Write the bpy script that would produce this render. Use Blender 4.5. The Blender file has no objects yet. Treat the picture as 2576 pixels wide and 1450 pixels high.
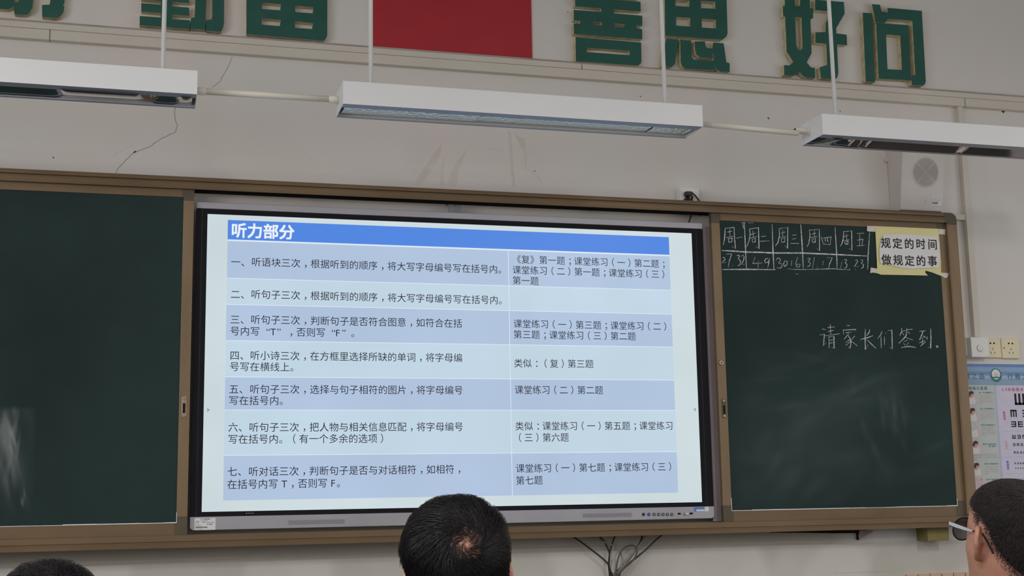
import bpy, bmesh, math, random
import numpy as np
from mathutils import Matrix, Vector, Euler

random.seed(7)
rng = np.random.default_rng(7)
SC = bpy.context.scene
COL = SC.collection
PI = math.pi

# ---------------------------------------------------------------- camera
DZ = 0.20                                   # floor offset of the surveyed heights
CAM = np.array([-1.14668507, -4.83930989, 1.0921333 + DZ])
FPX = 3280.55
def _rot(rx, ry, rz):
    cx, sx = math.cos(rx), math.sin(rx); cy, sy = math.cos(ry), math.sin(ry); cz, sz = math.cos(rz), math.sin(rz)
    Rx = np.array([[1,0,0],[0,cx,-sx],[0,sx,cx]]); Ry = np.array([[cy,0,sy],[0,1,0],[-sy,0,cy]]); Rz = np.array([[cz,-sz,0],[sz,cz,0],[0,0,1]])
    return Rz @ Ry @ Rx
CR = _rot(1.7278875, 0.01704213, -0.27249165)
cd = bpy.data.cameras.new('camera')
cam = bpy.data.objects.new('camera', cd); COL.objects.link(cam)
cam.matrix_world = Matrix([[*CR[0], CAM[0]], [*CR[1], CAM[1]], [*CR[2], CAM[2]], [0,0,0,1]])
cd.sensor_fit = 'HORIZONTAL'; cd.sensor_width = 36; cd.lens = FPX*36/2576
cd.clip_start = 0.05; cd.clip_end = 60
SC.camera = cam

# ---------------------------------------------------------------- view, world, lights
SC.view_settings.view_transform = 'Standard'
SC.view_settings.look = 'None'
SC.view_settings.exposure = 0.0
SC.view_settings.gamma = 1.0
SC.view_settings.use_curve_mapping = False
W = bpy.data.worlds.new('world'); SC.world = W; W.use_nodes = True
W.node_tree.nodes['Background'].inputs[0].default_value = (0.75, 0.82, 0.9, 1)
W.node_tree.nodes['Background'].inputs[1].default_value = 0.6
XL, XR, YB, ZC = -3.7, 3.9, -9.0, 3.75      # room limits
def area(name, loc, rot, sx, sy, power, col):
    l = bpy.data.lights.new(name, 'AREA'); l.shape = 'RECTANGLE'; l.size = sx; l.size_y = sy; l.energy = power; l.color = col
    o = bpy.data.objects.new(name, l); o.location = loc; o.rotation_euler = rot; COL.objects.link(o); return o
for k, yy in enumerate((-2.2, -4.6, -7.0)):  # daylight through the three windows of the right wall
    area('window_daylight', (XR-0.03, yy, 2.05), (0, -PI/2, PI), 1.7, 1.7, 10.3, (0.98, 0.985, 1.0)).rotation_euler = (0, PI/2, 0)
for xx in (-1.9, 1.9):                       # ceiling tubes over the desks behind the camera
    for yy in (-4.2, -6.6):
        area('ceiling_tube_light', (xx, yy, ZC-0.45), (0, 0, 0), 0.3, 1.2, 39, (1.0, 0.985, 0.97))
for yy in (-3.0, -6.0):                      # corridor windows of the left wall
    area('corridor_daylight', (XL+0.03, yy, 2.3), (0, -PI/2, 0), 1.2, 1.9, 30.5, (0.985, 0.985, 1.0))

# ---------------------------------------------------------------- pixel survey -> metres on a plane y = const
def at(u, v, y):
    d = CR @ np.array([(u-1288)/FPX, (725-v)/FPX, -1.0])
    t = (y-CAM[1])/d[1]
    p = CAM + t*d
    return float(p[0]), float(p[2])
def zoom(x0, y0, s):
    return lambda x, y: (x0+x/s, y0+y/s)

# ---------------------------------------------------------------- materials
def lin(c):
    c = c/255.0
    return c/12.92 if c <= 0.04045 else ((c+0.055)/1.055)**2.4
def alb(r, g, b, k=0.43):
    return tuple(min(0.92, lin(v)/k) for v in (r, g, b))
def mat(name, col, rough=0.6, metal=0.0, var=0.0, scale=20.0, spec=0.5, bump=0.0, bscale=200.0, stretch=(1,1,1), emit=None, alpha=None):
    m = bpy.data.materials.new(name); m.use_nodes = True
    nt = m.node_tree; N = nt.nodes; L = nt.links; b = N['Principled BSDF']
    b.inputs['Roughness'].default_value = rough; b.inputs['Metallic'].default_value = metal
    b.inputs['Specular IOR Level'].default_value = spec
    b.inputs['Base Color'].default_value = (*col, 1)
    tc = N.new('ShaderNodeTexCoord'); mp = N.new('ShaderNodeMapping'); mp.inputs['Scale'].default_value = stretch
    L.new(tc.outputs['Object'], mp.inputs['Vector'])
    if var > 0:
        n = N.new('ShaderNodeTexNoise'); n.inputs['Scale'].default_value = scale; n.inputs['Detail'].default_value = 5
        L.new(mp.outputs[0], n.inputs['Vector'])
        r = N.new('ShaderNodeValToRGB')
        r.color_ramp.elements[0].position = 0.3; r.color_ramp.elements[1].position = 0.7
        r.color_ramp.elements[0].color = (*[c*(1-var) for c in col], 1)
        r.color_ramp.elements[1].color = (*[min(1, c*(1+var)) for c in col], 1)
        L.new(n.outputs['Fac'], r.inputs[0]); L.new(r.outputs[0], b.inputs['Base Color'])
    if bump > 0:
        n2 = N.new('ShaderNodeTexNoise'); n2.inputs['Scale'].default_value = bscale; n2.inputs['Detail'].default_value = 3
        L.new(mp.outputs[0], n2.inputs['Vector'])
        bp = N.new('ShaderNodeBump'); bp.inputs['Strength'].default_value = bump; bp.inputs['Distance'].default_value = 0.002
        L.new(n2.outputs['Fac'], bp.inputs['Height']); L.new(bp.outputs[0], b.inputs['Normal'])
    if emit:
        b.inputs['Emission Color'].default_value = (*emit, 1); b.inputs['Emission Strength'].default_value = 1.0
    if alpha is not None:
        n3 = N.new('ShaderNodeTexNoise'); n3.inputs['Scale'].default_value = 120 if alpha > 0.4 else 14; n3.inputs['Detail'].default_value = 6
        L.new(mp.outputs[0], n3.inputs['Vector'])
        mr = N.new('ShaderNodeMapRange'); mr.inputs[1].default_value = 0.35; mr.inputs[2].default_value = 0.65
        mr.inputs[3].default_value = alpha*0.45; mr.inputs[4].default_value = min(1, alpha*1.4)
        L.new(n3.outputs['Fac'], mr.inputs[0]); L.new(mr.outputs[0], b.inputs['Alpha'])
    return m
def glow(name, r, g, b, k=1.0, var=0.0):
    m = bpy.data.materials.new(name); m.use_nodes = True
    nt = m.node_tree; p = nt.nodes['Principled BSDF']
    c = (lin(r)*k, lin(g)*k, lin(b)*k)
    p.inputs['Base Color'].default_value = (0.01, 0.01, 0.012, 1); p.inputs['Roughness'].default_value = 0.35
    p.inputs['Specular IOR Level'].default_value = 0.25
    p.inputs['Emission Strength'].default_value = 1.0; p.inputs['Emission Color'].default_value = (*c, 1)
    tc = nt.nodes.new('ShaderNodeTexCoord'); n = nt.nodes.new('ShaderNodeTexNoise'); n.inputs['Scale'].default_value = 2.6; n.inputs['Detail'].default_value = 2
    nt.links.new(tc.outputs['Object'], n.inputs['Vector'])
    rp = nt.nodes.new('ShaderNodeValToRGB'); rp.color_ramp.elements[0].position = 0.3; rp.color_ramp.elements[1].position = 0.7
    rp.color_ramp.elements[0].color = (c[0]*(1-var), c[1]*(1-var*0.6), c[2]*(1-var*0.9), 1); rp.color_ramp.elements[1].color = (c[0]*(1+var*0.6), c[1]*(1+var), c[2]*(1+var), 1)
    nt.links.new(n.outputs['Fac'], rp.inputs[0]); nt.links.new(rp.outputs[0], p.inputs['Emission Color'])
    return m

def wall_material():
    m = mat('painted_plaster', alb(152, 146, 142), 0.85, bump=0.05, bscale=160, spec=0.25)
    nt = m.node_tree; N = nt.nodes; L = nt.links; b = N['Principled BSDF']
    tc = N.new('ShaderNodeTexCoord')
    n = N.new('ShaderNodeTexNoise'); n.inputs['Scale'].default_value = 1.3; n.inputs['Detail'].default_value = 3
    L.new(tc.outputs['Object'], n.inputs['Vector'])
    r = N.new('ShaderNodeValToRGB'); r.color_ramp.elements[0].position = 0.35; r.color_ramp.elements[1].position = 0.65
    r.color_ramp.elements[0].color = (*alb(161, 159, 155), 1); r.color_ramp.elements[1].color = (*alb(164, 158, 154), 1)
    L.new(n.outputs['Fac'], r.inputs[0])
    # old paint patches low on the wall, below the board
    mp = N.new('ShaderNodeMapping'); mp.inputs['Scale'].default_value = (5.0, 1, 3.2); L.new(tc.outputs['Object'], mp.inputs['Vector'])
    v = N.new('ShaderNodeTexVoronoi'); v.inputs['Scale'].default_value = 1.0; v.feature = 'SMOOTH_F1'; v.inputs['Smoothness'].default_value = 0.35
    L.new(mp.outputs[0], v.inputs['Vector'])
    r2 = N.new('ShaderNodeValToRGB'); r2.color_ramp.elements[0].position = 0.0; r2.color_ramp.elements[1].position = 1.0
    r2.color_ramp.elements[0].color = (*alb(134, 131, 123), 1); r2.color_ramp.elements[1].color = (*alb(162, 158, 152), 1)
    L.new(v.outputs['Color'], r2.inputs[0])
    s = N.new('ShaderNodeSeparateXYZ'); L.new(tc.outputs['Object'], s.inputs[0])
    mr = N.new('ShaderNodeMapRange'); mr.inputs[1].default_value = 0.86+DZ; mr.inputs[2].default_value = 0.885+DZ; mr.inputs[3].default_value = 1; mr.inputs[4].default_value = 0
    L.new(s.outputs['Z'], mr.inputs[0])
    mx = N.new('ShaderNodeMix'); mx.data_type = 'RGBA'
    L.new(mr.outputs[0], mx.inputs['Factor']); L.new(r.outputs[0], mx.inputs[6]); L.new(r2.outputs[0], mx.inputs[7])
    # strip just under the board: older, greyer paint plus the rail's shade painted in
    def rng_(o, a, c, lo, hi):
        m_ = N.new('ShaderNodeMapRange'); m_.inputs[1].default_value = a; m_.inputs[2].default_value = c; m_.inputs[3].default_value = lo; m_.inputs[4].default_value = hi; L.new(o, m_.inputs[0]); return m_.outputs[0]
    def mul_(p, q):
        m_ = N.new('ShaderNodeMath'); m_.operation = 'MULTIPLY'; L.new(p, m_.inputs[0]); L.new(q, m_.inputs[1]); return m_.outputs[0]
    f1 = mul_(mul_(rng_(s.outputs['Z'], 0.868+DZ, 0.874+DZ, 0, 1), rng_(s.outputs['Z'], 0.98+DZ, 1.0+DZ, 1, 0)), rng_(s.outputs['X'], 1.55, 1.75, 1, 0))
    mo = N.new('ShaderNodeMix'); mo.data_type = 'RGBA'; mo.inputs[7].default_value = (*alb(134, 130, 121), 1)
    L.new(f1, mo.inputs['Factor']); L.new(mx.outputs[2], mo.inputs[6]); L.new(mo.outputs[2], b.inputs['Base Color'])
    return m

M = {}
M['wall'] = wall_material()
M['plain_wall'] = mat('side_wall_paint', (0.62, 0.60, 0.57), 0.85, var=0.04, scale=3)
M['ceiling'] = mat('ceiling_paint', (0.7, 0.69, 0.67), 0.9, var=0.03, scale=2)
M['floor'] = mat('terrazzo_floor', (0.07, 0.06, 0.055), 0.6, var=0.25, scale=60)
M['pvc'] = mat('cream_plastic_duct', alb(155, 149, 140), 0.5, var=0.03, scale=4)
M['edge_and_dish_shade'] = mat('duct_edge_and_dish_shade', alb(122, 113, 110), 0.7, var=0.12, scale=30, stretch=(0.3,1,1))  # grey of the duct's top strip, also paints the switch dish's shade
M['pipe'] = mat('cream_pipe', alb(172, 164, 154), 0.45, var=0.03, scale=8)
M['seam'] = mat('dark_seam', alb(80, 72, 68), 0.8, var=0.2, scale=20)
M['green'] = mat('green_sign_face', alb(22, 63, 55), 0.6, var=0.10, scale=14)
M['foam'] = mat('yellowed_foam_edge', alb(146, 138, 112), 0.85, var=0.22, scale=40)
M['red'] = mat('red_flag_print', alb(128, 27, 34), 0.45, var=0.05, scale=10)
M['lamp'] = mat('white_lamp_enamel', alb(176, 176, 172), 0.4, var=0.02, scale=3)
M['lamp_lip_shade'] = mat('shaded_lamp_flange', alb(118, 122, 132), 0.45, var=0.05, scale=8)  # the flange's shade and bluish screen glow are put into its colour
M['mirror'] = mat('mirror_reflector', (0.66, 0.64, 0.64), 0.05, 1.0, var=0.03, scale=5, bump=0.10, bscale=3.0, stretch=(1,4,4))
M['hammer'] = mat('hammered_reflector', (0.90, 0.87, 0.70), 0.22, 1.0, var=0.15, scale=60, bump=1.0, bscale=85)
for _n in M['hammer'].node_tree.nodes:
    if _n.type == 'BUMP': _n.inputs['Distance'].default_value = 0.006
M['rod'] = mat('painted_rod', alb(178, 172, 166), 0.4, var=0.04, scale=12)
M['rust'] = mat('dark_rod_collar', alb(86, 74, 68), 0.6, var=0.2, scale=60)
M['hole'] = mat('dark_hole', (0.01, 0.009, 0.008), 0.9, var=0.2)
M['bronze'] = mat('champagne_aluminium', alb(84, 68, 49), 0.48, 0.25, var=0.13, scale=9, stretch=(0.35,1,1), bump=0.05, bscale=900)
M['bronze_v'] = mat('champagne_aluminium_stile', alb(94, 78, 58), 0.48, 0.25, var=0.12, scale=12, stretch=(1,1,0.3), bump=0.05, bscale=900)
M['bronze_d'] = mat('dark_aluminium_groove', alb(56, 42, 28), 0.5, 0.3, var=0.15, scale=12)
M['corner'] = mat('olive_plastic_corner', alb(64, 57, 44), 0.6, var=0.08, scale=20)
M['olive'] = mat('olive_bracket', alb(92, 85, 46), 0.6, var=0.1, scale=30)
M['board'] = mat('green_writing_board', alb(29, 41, 40), 0.75, var=0.26, scale=1.7, spec=0.12, bump=0.08, bscale=500)
M['chalk'] = mat('white_chalk', alb(222, 228, 226), 0.95, var=0.05, alpha=0.95)
M['dust'] = mat('chalk_dust', alb(150, 158, 158), 0.95, alpha=0.05)
M['haze'] = mat('thin_chalk_haze', alb(120, 132, 134), 0.95, alpha=0.022)
M['ledge_dust'] = mat('chalk_line_on_frame', alb(205, 192, 172), 0.95, var=0.08, scale=60)
M['steel'] = mat('worn_steel', alb(120, 104, 92), 0.35, 0.6, var=0.2, scale=60)
M['pewter'] = mat('grey_display_casing', alb(124, 123, 128), 0.45, 0.25, var=0.05, scale=8, bump=0.04, bscale=1200)
M['pewter_d'] = mat('grey_speaker_slot', alb(104, 103, 108), 0.6, var=0.15, scale=300)
M['bezel'] = mat('black_display_bezel', alb(19, 18, 22), 0.6, var=0.1, scale=5, spec=0.12)
M['bezel_line'] = mat('black_bezel_joint', (0.008, 0.008, 0.009), 0.5, var=0.1)
M['black'] = mat('black_plastic', alb(30, 26, 27), 0.4, var=0.1, scale=20)
M['button'] = mat('black_button', alb(34, 33, 36), 0.3, var=0.1, scale=50)
M['blue_led'] = glow('blue_power_light', 70, 72, 190)
M['white'] = mat('white_plastic', alb(172, 168, 164), 0.45, var=0.02, scale=6)
M['cream'] = mat('cream_plastic', alb(168, 159, 134), 0.45, var=0.03, scale=10)
M['spk'] = mat('white_speaker_shell', alb(156, 151, 147), 0.55, var=0.03, scale=8)
M['spk_grille'] = mat('speaker_grille', alb(143, 137, 133), 0.6, var=0.04, scale=20)
M['spk_ring'] = mat('speaker_grille_slot', alb(118, 112, 108), 0.7, var=0.05, scale=20)
M['under'] = mat('dark_speaker_base', alb(62, 56, 58), 0.7, var=0.05, scale=20)
M['paper_y'] = mat('yellow_paper', alb(178, 163, 118), 0.8, var=0.05, scale=8)
M['paper_w'] = mat('white_paper', alb(172, 170, 168), 0.8, var=0.03, scale=8)
M['tape'] = mat('cloudy_tape', alb(160, 155, 148), 0.35, var=0.06, scale=40)
M['ink'] = mat('black_ink', alb(28, 22, 24), 0.7, var=0.05)
M['ink_g'] = mat('grey_ink', alb(104, 100, 100), 0.8, var=0.1)
M['label'] = mat('white_label', alb(182, 180, 178), 0.6, var=0.03, scale=30)
M['blue'] = mat('blue_label', alb(60, 98, 156), 0.5, var=0.05, scale=30)
M['cable_k'] = mat('black_cable', alb(28, 25, 27), 0.5, var=0.1, scale=30)
M['cable_g'] = mat('grey_cable', alb(104, 99, 92), 0.5, var=0.1, scale=30)
M['cable_d'] = mat('dark_grey_cable', alb(66, 60, 55), 0.5, var=0.1, scale=30)
M['cable_w'] = mat('beige_cable', alb(160, 150, 134), 0.5, var=0.1, scale=30)
M['cable_b'] = mat('navy_cable', alb(40, 38, 50), 0.5, var=0.1, scale=30)
M['crack'] = mat('wall_crack', alb(104, 97, 92), 0.9, var=0.15, scale=80)
M['stain'] = mat('dried_drip', alb(140, 130, 114), 0.9, alpha=0.09)
M['rub'] = mat('faint_scuff', alb(126, 119, 112), 0.9, alpha=0.16)
M['tile'] = mat('brown_wall_tile', alb(152, 126, 108), 0.5, var=0.06, scale=14)
M['grout'] = mat('dark_grout', alb(78, 66, 58), 0.9, var=0.1, scale=30)
M['skin'] = mat('skin', alb(136, 98, 82), 0.6, var=0.07, scale=60, spec=0.35)
M['skin'].node_tree.nodes['Principled BSDF'].inputs['Subsurface Weight'].default_value = 0.04
M['skin'].node_tree.nodes['Principled BSDF'].inputs['Subsurface Radius'].default_value = (0.012, 0.005, 0.003)
M['hair'] = mat('black_hair', (0.012, 0.010, 0.011), 0.36, var=0.6, scale=420, spec=0.45)
M['hair_under'] = mat('dense_under_hair', (0.010, 0.0085, 0.0085), 0.85, var=0.6, scale=420, spec=0.08)
M['hair_b'] = mat('brown_black_hair', (0.042, 0.033, 0.031), 0.45, var=0.7, scale=420, spec=0.45)
M['cloth_a'] = mat('navy_cotton', (0.03, 0.035, 0.06), 0.9, var=0.15, scale=80)
M['cloth_b'] = mat('grey_cotton', (0.12, 0.12, 0.13), 0.9, var=0.15, scale=80)
M['cloth_c'] = mat('dark_trousers', (0.02, 0.02, 0.025), 0.9, var=0.15, scale=80)
M['gl_frame'] = mat('black_glasses_frame', (0.012, 0.012, 0.013), 0.3, var=0.1)
M['gl_temple'] = mat('silver_temple', (0.75, 0.78, 0.84), 0.25, 0.2, var=0.05)
gm = mat('clear_lens', (0.03, 0.033, 0.036), 0.05, spec=0.6); gm.node_tree.nodes['Principled BSDF'].inputs['Alpha'].default_value = 0.55
M['lens'] = gm
M['glass'] = mat('window_glass', (0.9, 0.93, 0.93), 0.02); M['glass'].node_tree.nodes['Principled BSDF'].inputs['Alpha'].default_value = 0.15
# display picture
M['s_bg'] = glow('slide_white', 203, 215, 220, var=0.06)
M['s_hd'] = glow('slide_blue_header', 78, 132, 222)
M['s_d'] = glow('slide_blue_row', 174, 192, 219, var=0.05)
M['s_l'] = glow('slide_pale_row', 191, 210, 225, var=0.05)
M['s_ln'] = glow('slide_rule', 218, 230, 242)
M['s_tx'] = glow('slide_text', 20, 20, 38)
M['s_tw'] = glow('slide_header_text', 232, 238, 246)
M['s_ar'] = glow('slide_arrow', 150, 164, 170)
# poster inks
for n, c in dict(p1=(78,104,142), p2=(108,128,154), p3=(88,112,146), p4=(126,138,164), p5=(106,126,146), p6=(148,152,150), p7=(136,143,160),
                 p8=(158,154,170), pg=(46,92,88), pw=(178,176,176), pt=(84,112,112), pr=(150,86,104), pb=(84,104,160), ph=(52,40,42), pf=(160,122,112), ps=(176,168,168), pp=(168,140,140), pgy=(140,136,132)).items():
    M[n] = mat('poster_ink_'+{'p1':'blue','p2':'light_blue','p3':'mid_blue','p4':'lavender','p5':'teal_blue','p6':'pale_green','p7':'grey_blue','p8':'pale_violet','pg':'dark_green','pw':'white','pt':'teal','pr':'rose','pb':'royal_blue','ph':'dark_brown','pf':'skin_tone','ps':'pale_grey','pp':'pink','pgy':'grey'}[n], alb(*c), 0.6, var=0.03, scale=25)

# ---------------------------------------------------------------- mesh helpers
class MB:
    def __init__(s): s.v = []; s.f = []; s.m = []; s.mats = []
    def mi(s, m):
        if m not in s.mats: s.mats.append(m)
        return s.mats.index(m)
    def add(s, vs, fs, m):
        o = len(s.v); k = s.mi(m)
        s.v += [tuple(p) for p in vs]
        for f in fs: s.f.append([i+o for i in f]); s.m.append(k)
    def box(s, x0, x1, y0, y1, z0, z1, m):
        x0, x1 = min(x0,x1), max(x0,x1); y0, y1 = min(y0,y1), max(y0,y1); z0, z1 = min(z0,z1), max(z0,z1)
        vs = [(x0,y0,z0),(x1,y0,z0),(x1,y1,z0),(x0,y1,z0),(x0,y0,z1),(x1,y0,z1),(x1,y1,z1),(x0,y1,z1)]
        s.add(vs, [(0,3,2,1),(4,5,6,7),(0,1,5,4),(1,2,6,5),(2,3,7,6),(3,0,4,7)], m)
    def prism(s, poly, y0, y1, m, mside=None):          # poly in (x,z), front at y0
        n = len(poly)
        a = sum(poly[i][0]*poly[(i+1)%n][1]-poly[(i+1)%n][0]*poly[i][1] for i in range(n))
        if a < 0: poly = poly[::-1]
        o = len(s.v)
        s.v += [(x, y0, z) for x, z in poly] + [(x, y1, z) for x, z in poly]
        k = s.mi(m); k2 = s.mi(mside or m)
        s.f.append(list(range(o, o+n))); s.m.append(k)
        s.f.append(list(range(o+2*n-1, o+n-1, -1))); s.m.append(k2)
        for i in range(n):
            j = (i+1) % n
            s.f.append([o+i, o+n+i, o+n+j, o+j]); s.m.append(k2)
    def extrude_x(s, prof, x0, x1, m, mfun=None):        # prof in (y,z) counter-clockwise seen from -x..., closed
        n = len(prof); o = len(s.v)
        s.v += [(x0, y, z) for y, z in prof] + [(x1, y, z) for y, z in prof]
        k = s.mi(m)
        s.f.append(list(range(o, o+n))); s.m.append(k)
        s.f.append(list(range(o+2*n-1, o+n-1, -1))); s.m.append(k)
        for i in range(n):
            j = (i+1) % n
            kk = s.mi(mfun(i)) if mfun and mfun(i) else k
            s.f.append([o+i, o+n+i, o+n+j, o+j]); s.m.append(kk)
    def flat(s, poly, y, m):                             # flat print facing -y
        n = len(poly)
        a = sum(poly[i][0]*poly[(i+1)%n][1]-poly[(i+1)%n][0]*poly[i][1] for i in range(n))
        if a < 0: poly = poly[::-1]
        s.add([(x, y, z) for x, z in poly], [list(range(n))], m)
    def rect(s, x0, x1, z0, z1, y, m): s.flat([(x0,z0),(x1,z0),(x1,z1),(x0,z1)], y, m)
    def ribbon(s, pts, w, y, m, taper=False):
        pts = [np.array(p, float) for p in pts]; n = len(pts); vs = []
        for i, p in enumerate(pts):
            t = pts[min(i+1, n-1)]-pts[max(i-1, 0)]; L = np.hypot(*t) or 1; nn = np.array([-t[1], t[0]])/L
            ww = w*(0.5 if not taper or 0 < i < n-1 else 0.25)
            vs += [(*(p+nn*ww),), (*(p-nn*ww),)]
        for i in range(n-1):
            q = [vs[2*i], vs[2*i+1], vs[2*i+3], vs[2*i+2]]
            s.flat(q, y, m)
        for e in (0, n-1):
            c = pts[e]; rr = w*(.27 if taper else .48); s.flat([(c[0]+rr*math.cos(a), c[1]+rr*math.sin(a)) for a in np.linspace(0, 2*PI, 8, endpoint=False)], y, m)
    def tube(s, pts, r, m, n=10, cap=True):
        pts = [np.array(p, float) for p in pts]; k = len(pts)
        rs = r if hasattr(r, '__len__') else [r]*k
        o = len(s.v); mi = s.mi(m); prev = None
        for i, p in enumerate(pts):
            t = pts[min(i+1,k-1)]-pts[max(i-1,0)]; t = t/(np.linalg.norm(t) or 1)
            if prev is None:
                a = np.array([0,0,1.0]) if abs(t[2]) < .9 else np.array([1.0,0,0])
                u = np.cross(t, a)
            else: u = prev - t*np.dot(prev, t)
            u = u/np.linalg.norm(u); prev = u; w = np.cross(t, u)
            for j in range(n):
                an = 2*PI*j/n; s.v.append(tuple(p + rs[i]*(math.cos(an)*u+math.sin(an)*w)))
        for i in range(k-1):
            for j in range(n):
                a = o+i*n+j; b = o+i*n+(j+1)%n
                s.f.append([a, b, b+n, a+n]); s.m.append(mi)
        if cap:
            s.f.append(list(range(o+n-1, o-1, -1))); s.m.append(mi)
            s.f.append(list(range(o+(k-1)*n, o+k*n))); s.m.append(mi)
    def disc(s, x, y, z, r, h, m, n=20, m2=None):        # cylinder with its axis along y, front at y
        s.prism([(x+r*math.cos(2*PI*i/n), z+r*math.sin(2*PI*i/n)) for i in range(n)], y, y+h, m, m2)
    def build(s, name, parent=None, bevel=0, smooth=False, loc=None):
        me = bpy.data.meshes.new(name)
        o = bpy.data.objects.new(name, me); COL.objects.link(o)
        vs = np.array(s.v, float)
        if parent is not None and loc is None:
            loc = None
        me.from_pydata([tuple(p) for p in vs], [], s.f)
        for mm in s.mats: me.materials.append(mm)
        me.polygons.foreach_set('material_index', s.m)
        if smooth: me.polygons.foreach_set('use_smooth', [True]*len(me.polygons))
        me.update()
        if bevel:
            b = o.modifiers.new('bevel', 'BEVEL'); b.width = bevel; b.segments = 2; b.limit_method = 'ANGLE'; b.angle_limit = math.radians(40)
            b.harden_normals = False
        if parent is not None: put(o, parent)
        return o
def put(o, parent):
    o.parent = parent
    o.matrix_parent_inverse = Matrix.Translation(-Vector(parent.location)) if parent.type == 'EMPTY' else Matrix.Identity(4)
def tag(o, label, cat=None, group=None, kind=None):
    o['label'] = label
    if cat: o['category'] = cat
    if group: o['group'] = group
    if kind: o['kind'] = kind
    return o
def thing(name, label, cat, loc=(0,0,0), group=None):
    o = bpy.data.objects.new(name, None); o.empty_display_size = 0.05; COL.objects.link(o); o.location = loc
    return tag(o, label, cat, group)
def arc(cx, cz, r, a0, a1, n=6):
    return [(cx+r*math.cos(math.radians(a0+(a1-a0)*i/n)), cz+r*math.sin(math.radians(a0+(a1-a0)*i/n))) for i in range(n+1)]
def Z(z): return z+DZ

# curve outlines with holes -> solid pieces (front at y0)
def cut_letter(pieces, y0, y1, name, mface, mside):
    verts = []; faces = []; mi = []
    for pk, loops in enumerate(pieces):
        cu = bpy.data.curves.new('tmp', 'CURVE'); cu.dimensions = '2D'; cu.fill_mode = 'BOTH'; cu.extrude = abs(y1-y0)/2
        for lp in loops:
            sp = cu.splines.new('POLY'); sp.points.add(len(lp)-1); sp.use_cyclic_u = True
            for p, q in zip(sp.points, lp): p.co = (q[0], q[1], 0, 1)
        ob = bpy.data.objects.new('tmp', cu); COL.objects.link(ob)
        dg = bpy.context.evaluated_depsgraph_get()
        me = bpy.data.meshes.new_from_object(ob.evaluated_get(dg))
        o = len(verts)
        verts += [(v.co.x, (y0+y1)/2-v.co.z-pk*1.2e-4, v.co.y) for v in me.vertices]
        for p in me.polygons:
            faces.append([i+o for i in p.vertices]); mi.append(0 if p.normal.z > 0.7 else 1)
        bpy.data.objects.remove(ob); bpy.data.curves.remove(cu); bpy.data.meshes.remove(me)
    me = bpy.data.meshes.new(name); me.from_pydata(verts, [], faces)
    me.materials.append(mface); me.materials.append(mside); me.polygons.foreach_set('material_index', mi); me.update()
    o = bpy.data.objects.new(name, me); COL.objects.link(o); return o

# glyph outlines from Blender's own built-in font
_gl = {}
def glyph(ch, bold):
    if ch in '图': bold = 0.0
    if (ch, bold) in _gl: return _gl[(ch, bold)]
    cu = bpy.data.curves.new('g', 'FONT'); cu.body = ch; cu.offset = bold; cu.resolution_u = 3
    ob = bpy.data.objects.new('g', cu); COL.objects.link(ob)
    dg = bpy.context.evaluated_depsgraph_get(); me = bpy.data.meshes.new_from_object(ob.evaluated_get(dg))
    r = ([(v.co.x, v.co.y) for v in me.vertices], [list(p.vertices) for p in me.polygons])
    bpy.data.objects.remove(ob); bpy.data.curves.remove(cu); bpy.data.meshes.remove(me)
    _gl[(ch, bold)] = r
    return r
ADV = {'T': .62, 'F': .6, ' ': .3, '.': .3, '2': .56, '5': .56}
OFF = {'“': .60, '”': .06, '，': .28, '；': .30, '：': .30, '（': -.27, '）': .27}
def write(mb, s, x, z, em, y, m, bold=0.0, pitch=None, sx=1.0, clip=None):
    dup = [(0,0)] if bold == 0 else [(-bold,-bold),(bold,bold),(bold,-bold),(-bold,bold)] if bold > .012 else [(-bold,0),(bold,0),(0,bold),(0,-bold)]
    """text whose cell starts at x and is centred on height z"""
    for ch in s:
        a = ADV.get(ch, 1.0)
        if ch != ' ':
            vs, fs = glyph(ch, 0.0)
            ox = x+OFF.get(ch, 0)*em
            if clip is None or ox+em*.5 > clip:
                for q_, (dx, dz) in enumerate(dup): mb.add([(ox+(vx+dx)*em*sx, y-q_*6e-5, z+(vy-0.38+dz)*em) for vx, vy in vs], fs, m)
        x += a*(pitch or em)
    return x

# ================================================================= THE SETTING
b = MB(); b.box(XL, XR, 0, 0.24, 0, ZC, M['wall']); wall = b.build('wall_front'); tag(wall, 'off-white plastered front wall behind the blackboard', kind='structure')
b = MB(); b.box(XL-.2, XR+.2, YB-.2, .24, -.1, 0, M['floor']); tag(b.build('floor'), 'grey classroom floor', kind='structure')
b = MB(); b.box(XL-.2, XR+.2, YB-.2, .24, ZC, ZC+.1, M['ceiling']); tag(b.build('ceiling'), 'white classroom ceiling', kind='structure')
b = MB(); b.box(XL-.2, XR+.2, YB-.2, YB, 0, ZC, M['plain_wall']); tag(b.build('wall_back'), 'plain back wall of the classroom', kind='structure')
def side_wall(name, xa, xb, wins, label):
    b = MB(); ys = sorted(wins); prev = YB
    for (y0, y1, z0, z1) in ys:
        b.box(xa, xb, prev, y0, 0, ZC, M['plain_wall']); b.box(xa, xb, y0, y1, 0, z0, M['plain_wall']); b.box(xa, xb, y0, y1, z1, ZC, M['plain_wall']); prev = y1
    b.box(xa, xb, prev, 0, 0, ZC, M['plain_wall']); tag(b.build(name), label, kind='structure')
rw = [(y-.85, y+.85, 1.2, 2.9) for y in (-2.2, -4.6, -7.0)]
lw = [(y-.95, y+.95, 1.7, 2.9) for y in (-3.0, -6.0)]
side_wall('wall_right', XR, XR+.2, rw, 'right side wall with window openings')
side_wall('wall_left', XL-.2, XL, lw, 'left side wall with corridor windows')
wn = 0
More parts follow.
